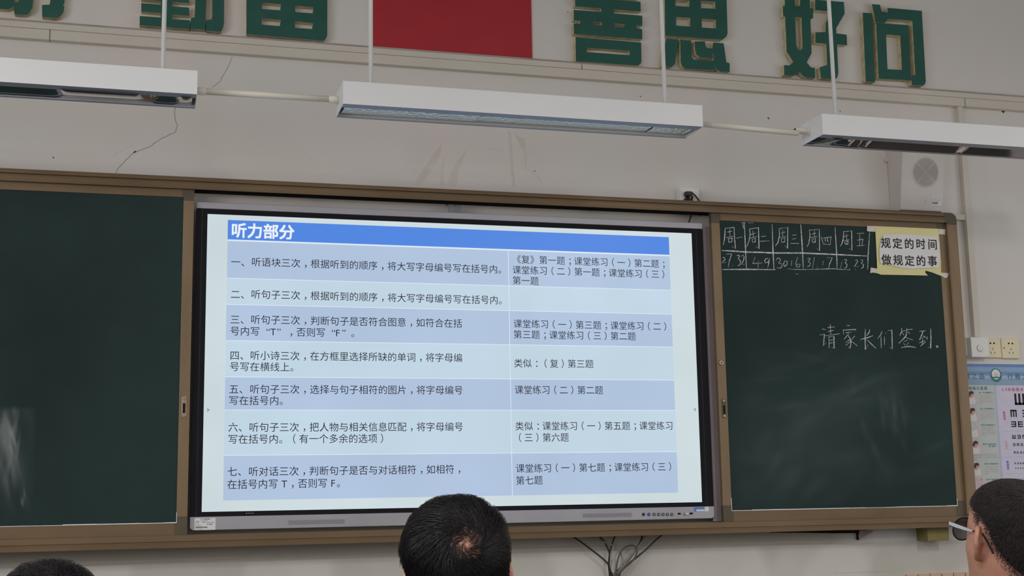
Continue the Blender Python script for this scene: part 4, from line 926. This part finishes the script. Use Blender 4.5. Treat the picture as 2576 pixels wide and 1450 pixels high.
xc = at(1538, 1452, -.03)[0]
for lab, m, r, y, pts in cabs:
    w = [np.array([*at(*K(*p), y)]) for p in pts]
    P_ = [np.array([q[0], y, q[1]]) for q in w]
    endx = P_[-1][0]
    down = [] if 'looped' in lab else [np.array([xc+(endx-xc)*.5, y, P_[-1][2]-.10]), np.array([xc+(endx-xc)*.4, y, .45]), np.array([xc+(endx-xc)*.6, y, .06])]
    pts3 = P_+down; sm = []
    for i in range(len(pts3)-1):
        p0, p1, p2, p3 = pts3[max(i-1,0)], pts3[i], pts3[i+1], pts3[min(i+2,len(pts3)-1)]
        for tt in (0, .25, .5, .75):
            sm.append(.5*((2*p1)+(-p0+p2)*tt+(2*p0-5*p1+4*p2-p3)*tt**2+(-p0+3*p1-3*p2+p3)*tt**3))
    sm.append(pts3[-1])
    b = MB(); b.tube(sm, r, M[m], 8); tag(b.build('cable', smooth=True), lab, 'cable', 'cables hanging below the blackboard')
#PEOPLE#
# ================================================================= PEOPLE
def cat_rom(a, k):
    a = np.asarray(a, float); out = []
    n = len(a)
    for i in range(n-1):
        p0, p1, p2, p3 = a[max(i-1,0)], a[i], a[i+1], a[min(i+2,n-1)]
        for t in np.linspace(0, 1, k, endpoint=False):
            out.append(.5*(2*p1+(-p0+p2)*t+(2*p0-5*p1+4*p2-p3)*t*t+(-p0+3*p1-3*p2+p3)*t**3))
    out.append(a[-1]); return np.array(out)
# head sections: height, half width, front, back
HEAD = cat_rom([(.1180,.004,.004,-.004),(.1135,.030,.034,-.038),(.102,.050,.059,-.064),(.082,.066,.079,-.085),(.055,.0750,.0905,-.0965),(.025,.0775,.0955,-.1000),(.0,.0765,.0955,-.0970),(-.025,.0740,.0950,-.0890),
    (-.048,.0700,.0955,-.0780),(-.068,.0650,.0955,-.0690),(-.088,.0580,.0930,-.0640),(-.104,.0530,.0860,-.0620),(-.116,.0510,.0600,-.0620),(-.130,.0520,.0380,-.0640),(-.160,.0560,.0300,-.0720),(-.190,.0640,.0270,-.0850)], 5)
NPH = 72
def head_grid():
    ph = np.linspace(0, 2*PI, NPH, endpoint=False)
    g = np.zeros((len(HEAD), NPH, 3))
    for i, (z, w, f, bk) in enumerate(HEAD):
        cy = 0.0 if z > -.06 else (f+bk)/2*min(1, (-.06-z)/.05)
        c = np.cos(ph); s = np.sin(ph); e = 2/2.25
        x = w*np.sign(c)*np.abs(c)**e
        y = np.where(s > 0, cy+(f-cy)*np.abs(s)**e, cy-(cy-bk)*np.abs(s)**e)
        # a face narrows towards its front
        x = np.where(s > .3, x*(1-.10*(s-.3)*(1 if z < .05 else .4)), x)
        g[i,:,0], g[i,:,1], g[i,:,2] = x, y, z
    X, Y, Zz = g[...,0], g[...,1], g[...,2]
    fr = Y > .03
    G = lambda x0, z0, sx, sz: np.exp(-((X-x0)/sx)**2-((Zz-z0)/sz)**2)*fr
    d = .020*G(0,-.028,.010,.016)+.010*G(0,-.005,.008,.022)                     # nose
    d += .006*G(0,-.033,.020,.008)                                              # nostril wings
    d += .004*G(.028,.030,.022,.009)+.004*G(-.028,.030,.022,.009)               # brows
    d -= .010*G(.031,.010,.014,.010)+.010*G(-.031,.010,.014,.010)               # eye sockets
    d += .006*G(.031,.008,.009,.006)+.006*G(-.031,.008,.009,.006)               # eyes under the lids
    d += .005*G(0,-.058,.020,.005)+.005*G(0,-.070,.017,.005)-.003*G(0,-.064,.024,.0025)   # lips and mouth line
    d += .006*G(0,-.096,.018,.012)                                              # chin
    g[...,1] += d
    ch = .004*(np.exp(-((np.abs(X)-.062)/.02)**2-((Zz+.02)/.02)**2)*(Y > .02)); g[...,0] += np.sign(X)*ch
    return g
HG = head_grid()
class Soup:
    def __init__(s): s.v = []; s.f = []
    def grid(s, g):
        n, m = g.shape[:2]; o = len(s.v); s.v += [tuple(p) for p in g.reshape(-1, 3)]
        for i in range(n-1):
            for j in range(m): s.f.append((o+i*m+j, o+(i+1)*m+j, o+(i+1)*m+(j+1)%m, o+i*m+(j+1)%m))
        s.f.append(tuple(range(o, o+m))); s.f.append(tuple(range(o+n*m-1, o+(n-1)*m-1, -1)))
    def cap(s, p0, r0, p1, r1, flat=(1,1,1), n=14):
        p0, p1 = np.array(p0, float), np.array(p1, float); t = p1-p0; L = np.linalg.norm(t); t = t/L if L > 1e-9 else np.array([0,0,1.])
        a = np.array([0,0,1.]) if abs(t[2]) < .9 else np.array([1.,0,0]); u = np.cross(t, a); u /= np.linalg.norm(u); w = np.cross(t, u)
        rings = []
        for th in np.linspace(-PI/2+.05, 0, 5): rings.append((p0+t*r0*math.sin(th), r0*math.cos(th)))
        for th in np.linspace(0, PI/2-.05, 5): rings.append((p1+t*r1*math.sin(th), r1*math.cos(th)))
        g = np.array([[c+r*(math.cos(q)*u+math.sin(q)*w)*np.array(flat) for q in np.linspace(0, 2*PI, n, endpoint=False)] for c, r in rings])
        s.grid(g[:, ::-1])
    def chain(s, pts, rs):
        for i in range(len(pts)-1): s.cap(pts[i], rs[i], pts[i+1], rs[i+1])
def remesh(soup, Mx, name, material, voxel, parent, smooth=4):
    me = bpy.data.meshes.new('soup'); me.from_pydata([tuple(Mx @ Vector(p)) for p in soup.v] if Mx else soup.v, [], soup.f); me.update()
    ob = bpy.data.objects.new('soup', me); COL.objects.link(ob)
    r = ob.modifiers.new('r', 'REMESH'); r.mode = 'VOXEL'; r.voxel_size = voxel; r.use_smooth_shade = True
    sm = ob.modifiers.new('s', 'SMOOTH'); sm.iterations = smooth; sm.factor = .5
    dg = bpy.context.evaluated_depsgraph_get(); out = bpy.data.meshes.new_from_object(ob.evaluated_get(dg))
    bpy.data.objects.remove(ob); bpy.data.meshes.remove(me)
    out.name = name; out.materials.clear(); out.materials.append(material)
    out.polygons.foreach_set('use_smooth', [True]*len(out.polygons)); out.polygons.foreach_set('material_index', [0]*len(out.polygons))
    o = bpy.data.objects.new(name, out); COL.objects.link(o); put(o, parent); return o
# radial table of the skull for laying hair
def rad_table():
    acc = np.zeros((91, 180)); cnt = np.zeros((91, 180))
    g = HG[:len(HEAD)-15]
    dense = []
    for i in range(g.shape[0]-1):
        for t in (0, .25, .5, .75):
            r = g[i]*(1-t)+g[i+1]*t
            for q in (0, .34, .67): dense.append(r*(1-q)+np.roll(r, -1, 0)*q)
    P = np.concatenate(dense); R = np.linalg.norm(P, axis=1); th = np.arccos(P[:,2]/R); ph = np.arctan2(P[:,1], P[:,0]) % (2*PI)
    a = np.clip((th/PI*90).round().astype(int), 0, 90); b_ = (ph/(2*PI)*180).round().astype(int) % 180
    np.add.at(acc, (a, b_), R); np.add.at(cnt, (a, b_), 1)
    T = np.where(cnt > 0, acc/np.maximum(cnt, 1), np.nan)
    for _ in range(60):
        nb = np.stack([np.roll(T,1,1), np.roll(T,-1,1), np.vstack([T[:1],T[:-1]]), np.vstack([T[1:],T[-1:]])])
        with np.errstate(all='ignore'): mean = np.nanmean(nb, 0)
        T = np.where(np.isnan(T), mean, T)
        if not np.isnan(T).any(): break
    for _ in range(2): T = (T+np.roll(T,1,1)+np.roll(T,-1,1)+np.vstack([T[:1],T[:-1]])+np.vstack([T[1:],T[-1:]]))/5
    return T
import warnings; warnings.simplefilter('ignore')
RT = rad_table()
def Rad(u):
    th = np.arccos(np.clip(u[...,2], -1, 1))/PI*90; ph = (np.arctan2(u[...,1], u[...,0]) % (2*PI))/(2*PI)*180
    i = np.clip(np.floor(th).astype(int), 0, 89); j = np.floor(ph).astype(int) % 180; fi = th-i; fj = ph-np.floor(ph); j1 = (j+1) % 180
    return RT[i,j]*(1-fi)*(1-fj)+RT[i+1,j]*fi*(1-fj)+RT[i,j1]*(1-fi)*fj+RT[i+1,j1]*fi*fj
def nrm(a): return a/np.maximum(np.linalg.norm(a, axis=-1, keepdims=True), 1e-9)
def hair(name, Mx, parent, material, n, whorl, swirl, top_len, side_len, lift, seed, wr=.028, fade=False, radius=.00042, messy=.18, clump=.42, hlv=None):
    r_ = np.random.default_rng(seed)
    uw = np.array(whorl)/np.linalg.norm(whorl)
    hlv = hlv or [.068, .066, .050, .012, -.006, .022, -.030, -.078, -.086]
    u = nrm(r_.normal(size=(n*4, 3))); R = Rad(u); P = u*R[:,None]
    lon = np.abs(np.degrees(np.arctan2(u[:,0], u[:,1])))        # 0 = front, 180 = back
    hl = np.interp(lon, [0, 35, 60, 78, 92, 100, 125, 150, 180], hlv)
    ok = P[:,2] > hl+r_.normal(0, .002, len(u))
    dw = np.linalg.norm(P-uw*Rad(uw[None])[0], axis=1)
    ok &= r_.random(len(u)) < np.clip(.42+(dw/.03)**2, 0, 1)
    if fade: ok &= r_.random(len(u)) < np.clip(((P[:,2]-hl)/.030)**1.2+.05, 0, 1)
    ux = nrm(uw[None]+r_.normal(0, wr*9.0, (int(wr*26000), 3))*.9); ux = nrm(np.concatenate([ux]))
    u = np.concatenate([u[ok][:n], ux]); hl = np.concatenate([hl[ok][:n], np.full(len(ux), -.1)]); n = len(u); P = u*Rad(u)[:,None]; dw = np.linalg.norm(P-uw*Rad(uw[None])[0], axis=1)
    tz = np.clip((P[:,2]-.035)/.05, 0, 1)
    ln = (side_len+(top_len-side_len)*tz)*(.75+.5*r_.random(n)); ln *= np.clip(.42+dw/.05, 0, 1); lf = lift*(.25+.75*tz)*(.7+.6*r_.random(n))*np.clip(.15+dw/.06, 0, 1)
    if fade: ln *= np.clip((P[:,2]-hl)/.07, .18, 1)
    jit = r_.normal(0, messy, n)*np.clip(2.6-dw/.02, 1, 2.6)
    NS = 6; U = u.copy(); pts = []
    for k in range(NS+1):
        s = k/NS; h = .0006+lf*(1-(1-s)**1.7)*(1-.25*s*s)
        pts.append(U*(Rad(U)+h)[:,None])
        away = nrm(U*(U@uw)[:,None]-uw)
        dist = np.linalg.norm(U-uw, axis=1)
        a = swirl*np.exp(-dist/.55)+jit; a = np.where(np.isfinite(a), a, 0)
        side = np.cross(U, away); d = away*np.cos(a)[:,None]+side*np.sin(a)[:,None]
        down = nrm(np.array([0,0,-1.])-U*(-U[:,2])[:,None]); wgt = np.clip((.06-P[:,2])/.06, 0, 1)[:,None]*.7
        d = nrm(d*(1-wgt)+down*wgt)
        U = nrm(U+d*(ln/NS/.1)[:,None])
    pts = np.array(pts)                                         # (NS+1, n, 3)
    if clump:
        ci = r_.choice(n, 420, replace=False); cc = ci[np.argmax(u@u[ci].T, axis=1)]
        kk = (np.arange(NS+1)/NS)[:,None,None]**1.4*clump*np.clip((P[:,2]-.01)/.05, 0, 1)[None,:,None]
        pts = pts+(pts[:,cc]-pts)*kk
    T = nrm(np.gradient(pts, axis=0)); Uo = nrm(pts); S = nrm(np.cross(T, Uo)); V = np.cross(S, T)
    verts = []
    for k in range(NS+1):
        r = (radius*(1-.65*(k/NS)**1.5)*np.clip(.38+dw/.05, .38, 1))[:,None]
        for q in range(3):
            an = 2*PI*q/3+PI/2; verts.append(pts[k]+r*(math.cos(an)*S[k]+math.sin(an)*V[k]))
    verts = np.array(verts).reshape(NS+1, 3, n, 3).transpose(2, 0, 1, 3).reshape(-1, 3)
    base = np.arange(n)[:,None]*((NS+1)*3); q = []
    for k in range(NS):
        for j in range(3): q.append(np.stack([base[:,0]+k*3+j, base[:,0]+k*3+(j+1)%3, base[:,0]+(k+1)*3+(j+1)%3, base[:,0]+(k+1)*3+j], 1))
    quads = np.concatenate(q)
    # dense under-layer of hair close to the scalp
    th = np.linspace(0, PI*.78, 90); ph = np.linspace(0, 2*PI, 180, endpoint=False)
    TH, PH = np.meshgrid(th, ph, indexing='ij'); cu = np.stack([np.sin(TH)*np.cos(PH), np.sin(TH)*np.sin(PH), np.cos(TH)], -1)
    cR = Rad(cu); cP = cu*cR[...,None]; lonc = np.abs(np.degrees(np.arctan2(cu[...,0], cu[...,1])))
    hlc = np.interp(lonc, [0, 35, 60, 78, 92, 100, 125, 150, 180], hlv)
    dwc = np.linalg.norm(cP-uw*Rad(uw[None])[0], axis=-1)
    keep = (cP[...,2] > hlc+(.024 if fade else .006)) & (dwc > wr*(1.35+.9*r_.random(dwc.shape)))
    hh = np.clip((cP[...,2]-hlc)/.05, 0, 1)*np.clip((dwc-wr)/.04, 0, 1)
    cV = cu*(cR+.0004+lift*.36*hh*(.22+.78*np.clip((cP[...,2]-.035)/.05, 0, 1)))[...,None]
    i, j = np.where(keep[:-1]&keep[1:]&np.roll(keep,-1,1)[:-1]&np.roll(keep,-1,1)[1:])
    m = 180; capq = np.stack([i*m+j, (i+1)*m+j, (i+1)*m+(j+1)%m, i*m+(j+1)%m], 1)+len(verts)
    V_ = np.concatenate([verts, cV.reshape(-1, 3)]); F_ = np.concatenate([quads, capq])
    M4 = np.array(Mx); V_ = V_@M4[:3,:3].T+M4[:3,3]
    me = bpy.data.meshes.new(name); me.vertices.add(len(V_)); me.vertices.foreach_set('co', V_.astype(np.float32).ravel())
    me.loops.add(F_.size); me.loops.foreach_set('vertex_index', F_.astype(np.int32).ravel())
    me.polygons.add(len(F_)); me.polygons.foreach_set('loop_start', np.arange(0, F_.size, 4, dtype=np.int32))
    me.polygons.foreach_set('use_smooth', np.ones(len(F_), dtype=bool))
    me.materials.append(material); me.materials.append(M['hair_under']); me.polygons.foreach_set('material_index', np.concatenate([np.zeros(len(quads), np.int32), np.ones(len(capq), np.int32)])); me.update(calc_edges=True); me.validate()
    o = bpy.data.objects.new(name, me); COL.objects.link(o); put(o, parent); return o
def ear(s, sg, flare=.5, dz=0.):
    def e(y, z, o=0): return (sg*(.0735+max(0., .012-y)*flare+o), -.004+y, z+.004+dz)
    hel = [e(.010,.006,-.004), e(.012,.020,-.001), e(.004,.031), e(-.009,.032), e(-.018,.022), e(-.020,.006), e(-.015,-.009), e(-.007,-.021), e(.002,-.028,-.001)]
    s.chain(hel, [.0042,.0048,.0052,.0052,.0052,.0052,.0052,.0056,.0066])
    s.cap(e(-.002,.022,-.004), .0052, e(-.003,-.012,-.004), .0052); s.cap(e(-.010,.016,-.003), .0046, e(-.009,-.008,-.003), .0046); s.cap(e(.002,-.020,-.004), .0055, e(.003,-.030,-.001), .0050)
    s.cap((sg*.066,-.006,.022+dz), .009, (sg*(.0735+.010*flare),-.012,.012+dz), .006); s.cap((sg*.066,-.004,-.010+dz), .008, (sg*.075,-.009,-.012+dz), .006)
def hand(s, wr_, sg, yaw=0):
    w = np.array(wr_)
    c = w+np.array([-sg*.005,.055,-.012])
    for dx in (-.024,-.008,.008,.024): s.cap(w+np.array([dx*.5,.005,0]), .014, c+np.array([dx,.02,-.002]), .0115)
    for i, (dx, L_) in enumerate(((-.027,.062),(-.009,.074),(.009,.070),(.026,.054))):
        a = c+np.array([dx,.022,-.002]); m_ = a+np.array([dx*.12,L_*.45,-.002]); t_ = m_+np.array([dx*.06,L_*.40,-.018-.003*i])
        s.chain([a, m_, t_], [.0092,.0085,.0070])
    a = w+np.array([-sg*.022,.018,-.004]); s.chain([a, a+np.array([-sg*.026,.028,-.006]), a+np.array([-sg*.036,.055,-.014])], [.0115,.0098,.0078])
def person(label, u, v, d, yaw, pitch, roll, hairkw, shirt, glasses=False, flare=.5, edz=0.):
    p = CAM+CR@np.array([(u-1288)/FPX*d, (725-v)/FPX*d, -d])
    t = thing('person', label, 'person', (float(p[0]), float(p[1]), 0.0))
    Mh = Matrix.Translation(Vector(p)) @ Matrix.Rotation(math.radians(yaw), 4, 'Z') @ Matrix.Rotation(math.radians(pitch), 4, 'X') @ Matrix.Rotation(math.radians(roll), 4, 'Y')
    Mb = Matrix.Translation(Vector((p[0], p[1], 0))) @ Matrix.Rotation(math.radians(yaw), 4, 'Z')
    c = float(p[2])
    S = Soup(); S.grid(HG[:-4][:, ::-1]); ear(S, 1, flare, edz); ear(S, -1, flare, edz)
    body = Soup(); body.v = [tuple(Mh @ Vector(q)) for q in S.v]; body.f = list(S.f)
    def add(sp, grow=0.0, what='all'):
        def cp(p0, r0, p1, r1): sp.cap(p0, r0+grow, p1, r1+grow)
        if what in ('all',):
            cp((0,-.030,c-.07), .050, (0,-.045,c-.20), .058)
        if what in ('all', 'shirt'):
            for s_ in (-1, 1):
                cp((s_*.03,-.05,c-.212), .050, (s_*.15,-.05,c-.270), .052); cp((s_*.15,-.045,c-.272), .056, (s_*.182,-.04,c-.292), .056)
                cp((s_*.075,-.035,c-.33), .105, (s_*.065,-.03,c-.60), .100); cp((s_*.03,-.03,c-.27), .07, (s_*.07,-.03,c-.34), .10)
                cp((s_*.190,-.035,c-.300), .052, (s_*.225,.03,c-.54), .043)
        if what == 'all':
            for s_ in (-1, 1):
                cp((s_*.225,.03,c-.54), .041, (s_*.150,.25,.640), .028); hand(sp, (s_*.150,.26,.640), s_)
        if what in ('all', 'trousers'):
            for s_ in (-1, 1):
                cp((s_*.075,-.04,.55), .105, (s_*.085,.02,.525), .095); cp((s_*.09,.02,.525), .088, (s_*.125,.42,.515), .062); cp((s_*.125,.42,.51), .060, (s_*.125,.42,.14), .040)
        if what in ('all', 'shoes'):
            for s_ in (-1, 1): cp((s_*.125,.41,.050), .036, (s_*.130,.57,.036), .028)
            if what == 'all':
                for s_ in (-1, 1): cp((s_*.125,.42,.14), .038, (s_*.125,.41,.06), .036)
    B_ = Soup(); add(B_, 0.0, 'all'); o = len(body.v)
    body.v += [tuple(Mb @ Vector(q)) for q in B_.v]; body.f += [tuple(i+o for i in f) for f in B_.f]
    remesh(body, None, 'body', M['skin'], .0034, t, 3)
    for nm, what, gr, mm in (('shirt','shirt',.010,shirt),('trousers','trousers',.010,M['cloth_c']),):
        sp_ = Soup(); add(sp_, gr, what); remesh(sp_, Mb, nm, mm, .009, t, 6)
    for s_ in (-1, 1):
        sp_ = Soup(); sp_.cap((s_*.125,.41,.050), .043, (s_*.130,.57,.036), .035); remesh(sp_, Mb, 'shoe', M['black'], .009, t, 6)
    hair('hair', Mh, t, **hairkw)
    if glasses:
        def W_(q): return np.array(Mh @ Vector(q))
        g = MB()
        for s_ in (-1, 1):
            rim = [(s_*.035+.026*math.cos(a), .110-.004*abs(math.cos(a)*(1 if s_*math.cos(a) > 0 else 0)), .008+.0225*math.sin(a)) for a in np.linspace(0, 2*PI, 32)]
            g.tube([W_(q) for q in rim], .0015, M['gl_frame'], 8)
            g.tube([W_((s_*.060,.107,.016)), W_((s_*.071,.104,.020))], .0028, M['gl_frame'], 8)
        g.tube([W_((-.010,.112,.014)), W_((0,.114,.017)), W_((.010,.112,.014))], .0020, M['gl_frame'], 8)
        gf = g.build('glasses', t, smooth=True)
        for s_ in (-1, 1):
            g = MB(); g.add([W_((s_*.035+.0245*math.cos(a), .1105, .008+.021*math.sin(a))) for a in np.linspace(0, 2*PI, 28, endpoint=False)]+[W_((s_*.035+.0245*math.cos(a), .109, .008+.021*math.sin(a))) for a in np.linspace(0, 2*PI, 28, endpoint=False)],
                            [list(range(28)), list(range(55, 27, -1))]+[(i, 28+i, 28+(i+1)%28, (i+1)%28) for i in range(28)], M['lens']); g.build('lens', gf)
            g = MB(); pa = [(.0715,.104,.0215,.0032),(.0765,.075,.0225,.0034),(.0800,.045,.0235,.0030),(.0810,.018,.0245,.0016)]
            vs = []
            for x, y, z, h in pa: vs += [W_((s_*x, y, z-h)), W_((s_*(x+.0012), y, z-h)), W_((s_*(x+.0012), y, z+h)), W_((s_*x, y, z+h))]
            fs = [(0,1,2,3), (15,14,13,12)]
            for k in range(3):
                for j in range(4): fs.append((4*k+j, 4*k+4+j, 4*k+4+(j+1)%4, 4*k+(j+1)%4))
            g.add(vs, fs, M['gl_temple'])
            g.tube([W_((s_*x, y, z)) for x, y, z in ((.0808,.022,.0242),(.0805,.002,.0262),(.0810,-.012,.0255),(.0830,-.030,.013),(.0835,-.048,-.003))], [.0013,.0016,.0018,.0020,.0024], M['gl_frame'], 8)
            g.build('temple', gf)
    return t
person('person with short black hair thinning at the crown, seen from behind below the display', 1153, 1462, 2.04, -13, 9, -2,
       dict(material=M['hair'], n=15000, whorl=(.014,-.078,.066), swirl=1.15, top_len=.056, side_len=.020, lift=.018, seed=1, wr=.012), M['cloth_a'], flare=.28, edz=-.012)
person('person wearing black-rimmed glasses at the right edge, turned towards the board', 2551, 1371, 2.5, 1.5, 11, 0,
       dict(material=M['hair_b'], n=22000, whorl=(.01,-.070,.080), swirl=.8, top_len=.026, side_len=.008, lift=.0075, seed=2, wr=.006, fade=True, radius=.00036, messy=.35, clump=.35, hlv=[.068,.066,.052,.032,.026,.018,-.030,-.062,-.076]), M['cloth_b'], True, flare=.95)
person('person at the lower left of whom only spiky black hair shows', 118, 1622, 2.05, 2, 4, 0,
       dict(material=M['hair'], n=9000, whorl=(.0,-.060,.090), swirl=.7, top_len=.026, side_len=.014, lift=.016, seed=3, wr=.012, messy=.5), M['cloth_a'])
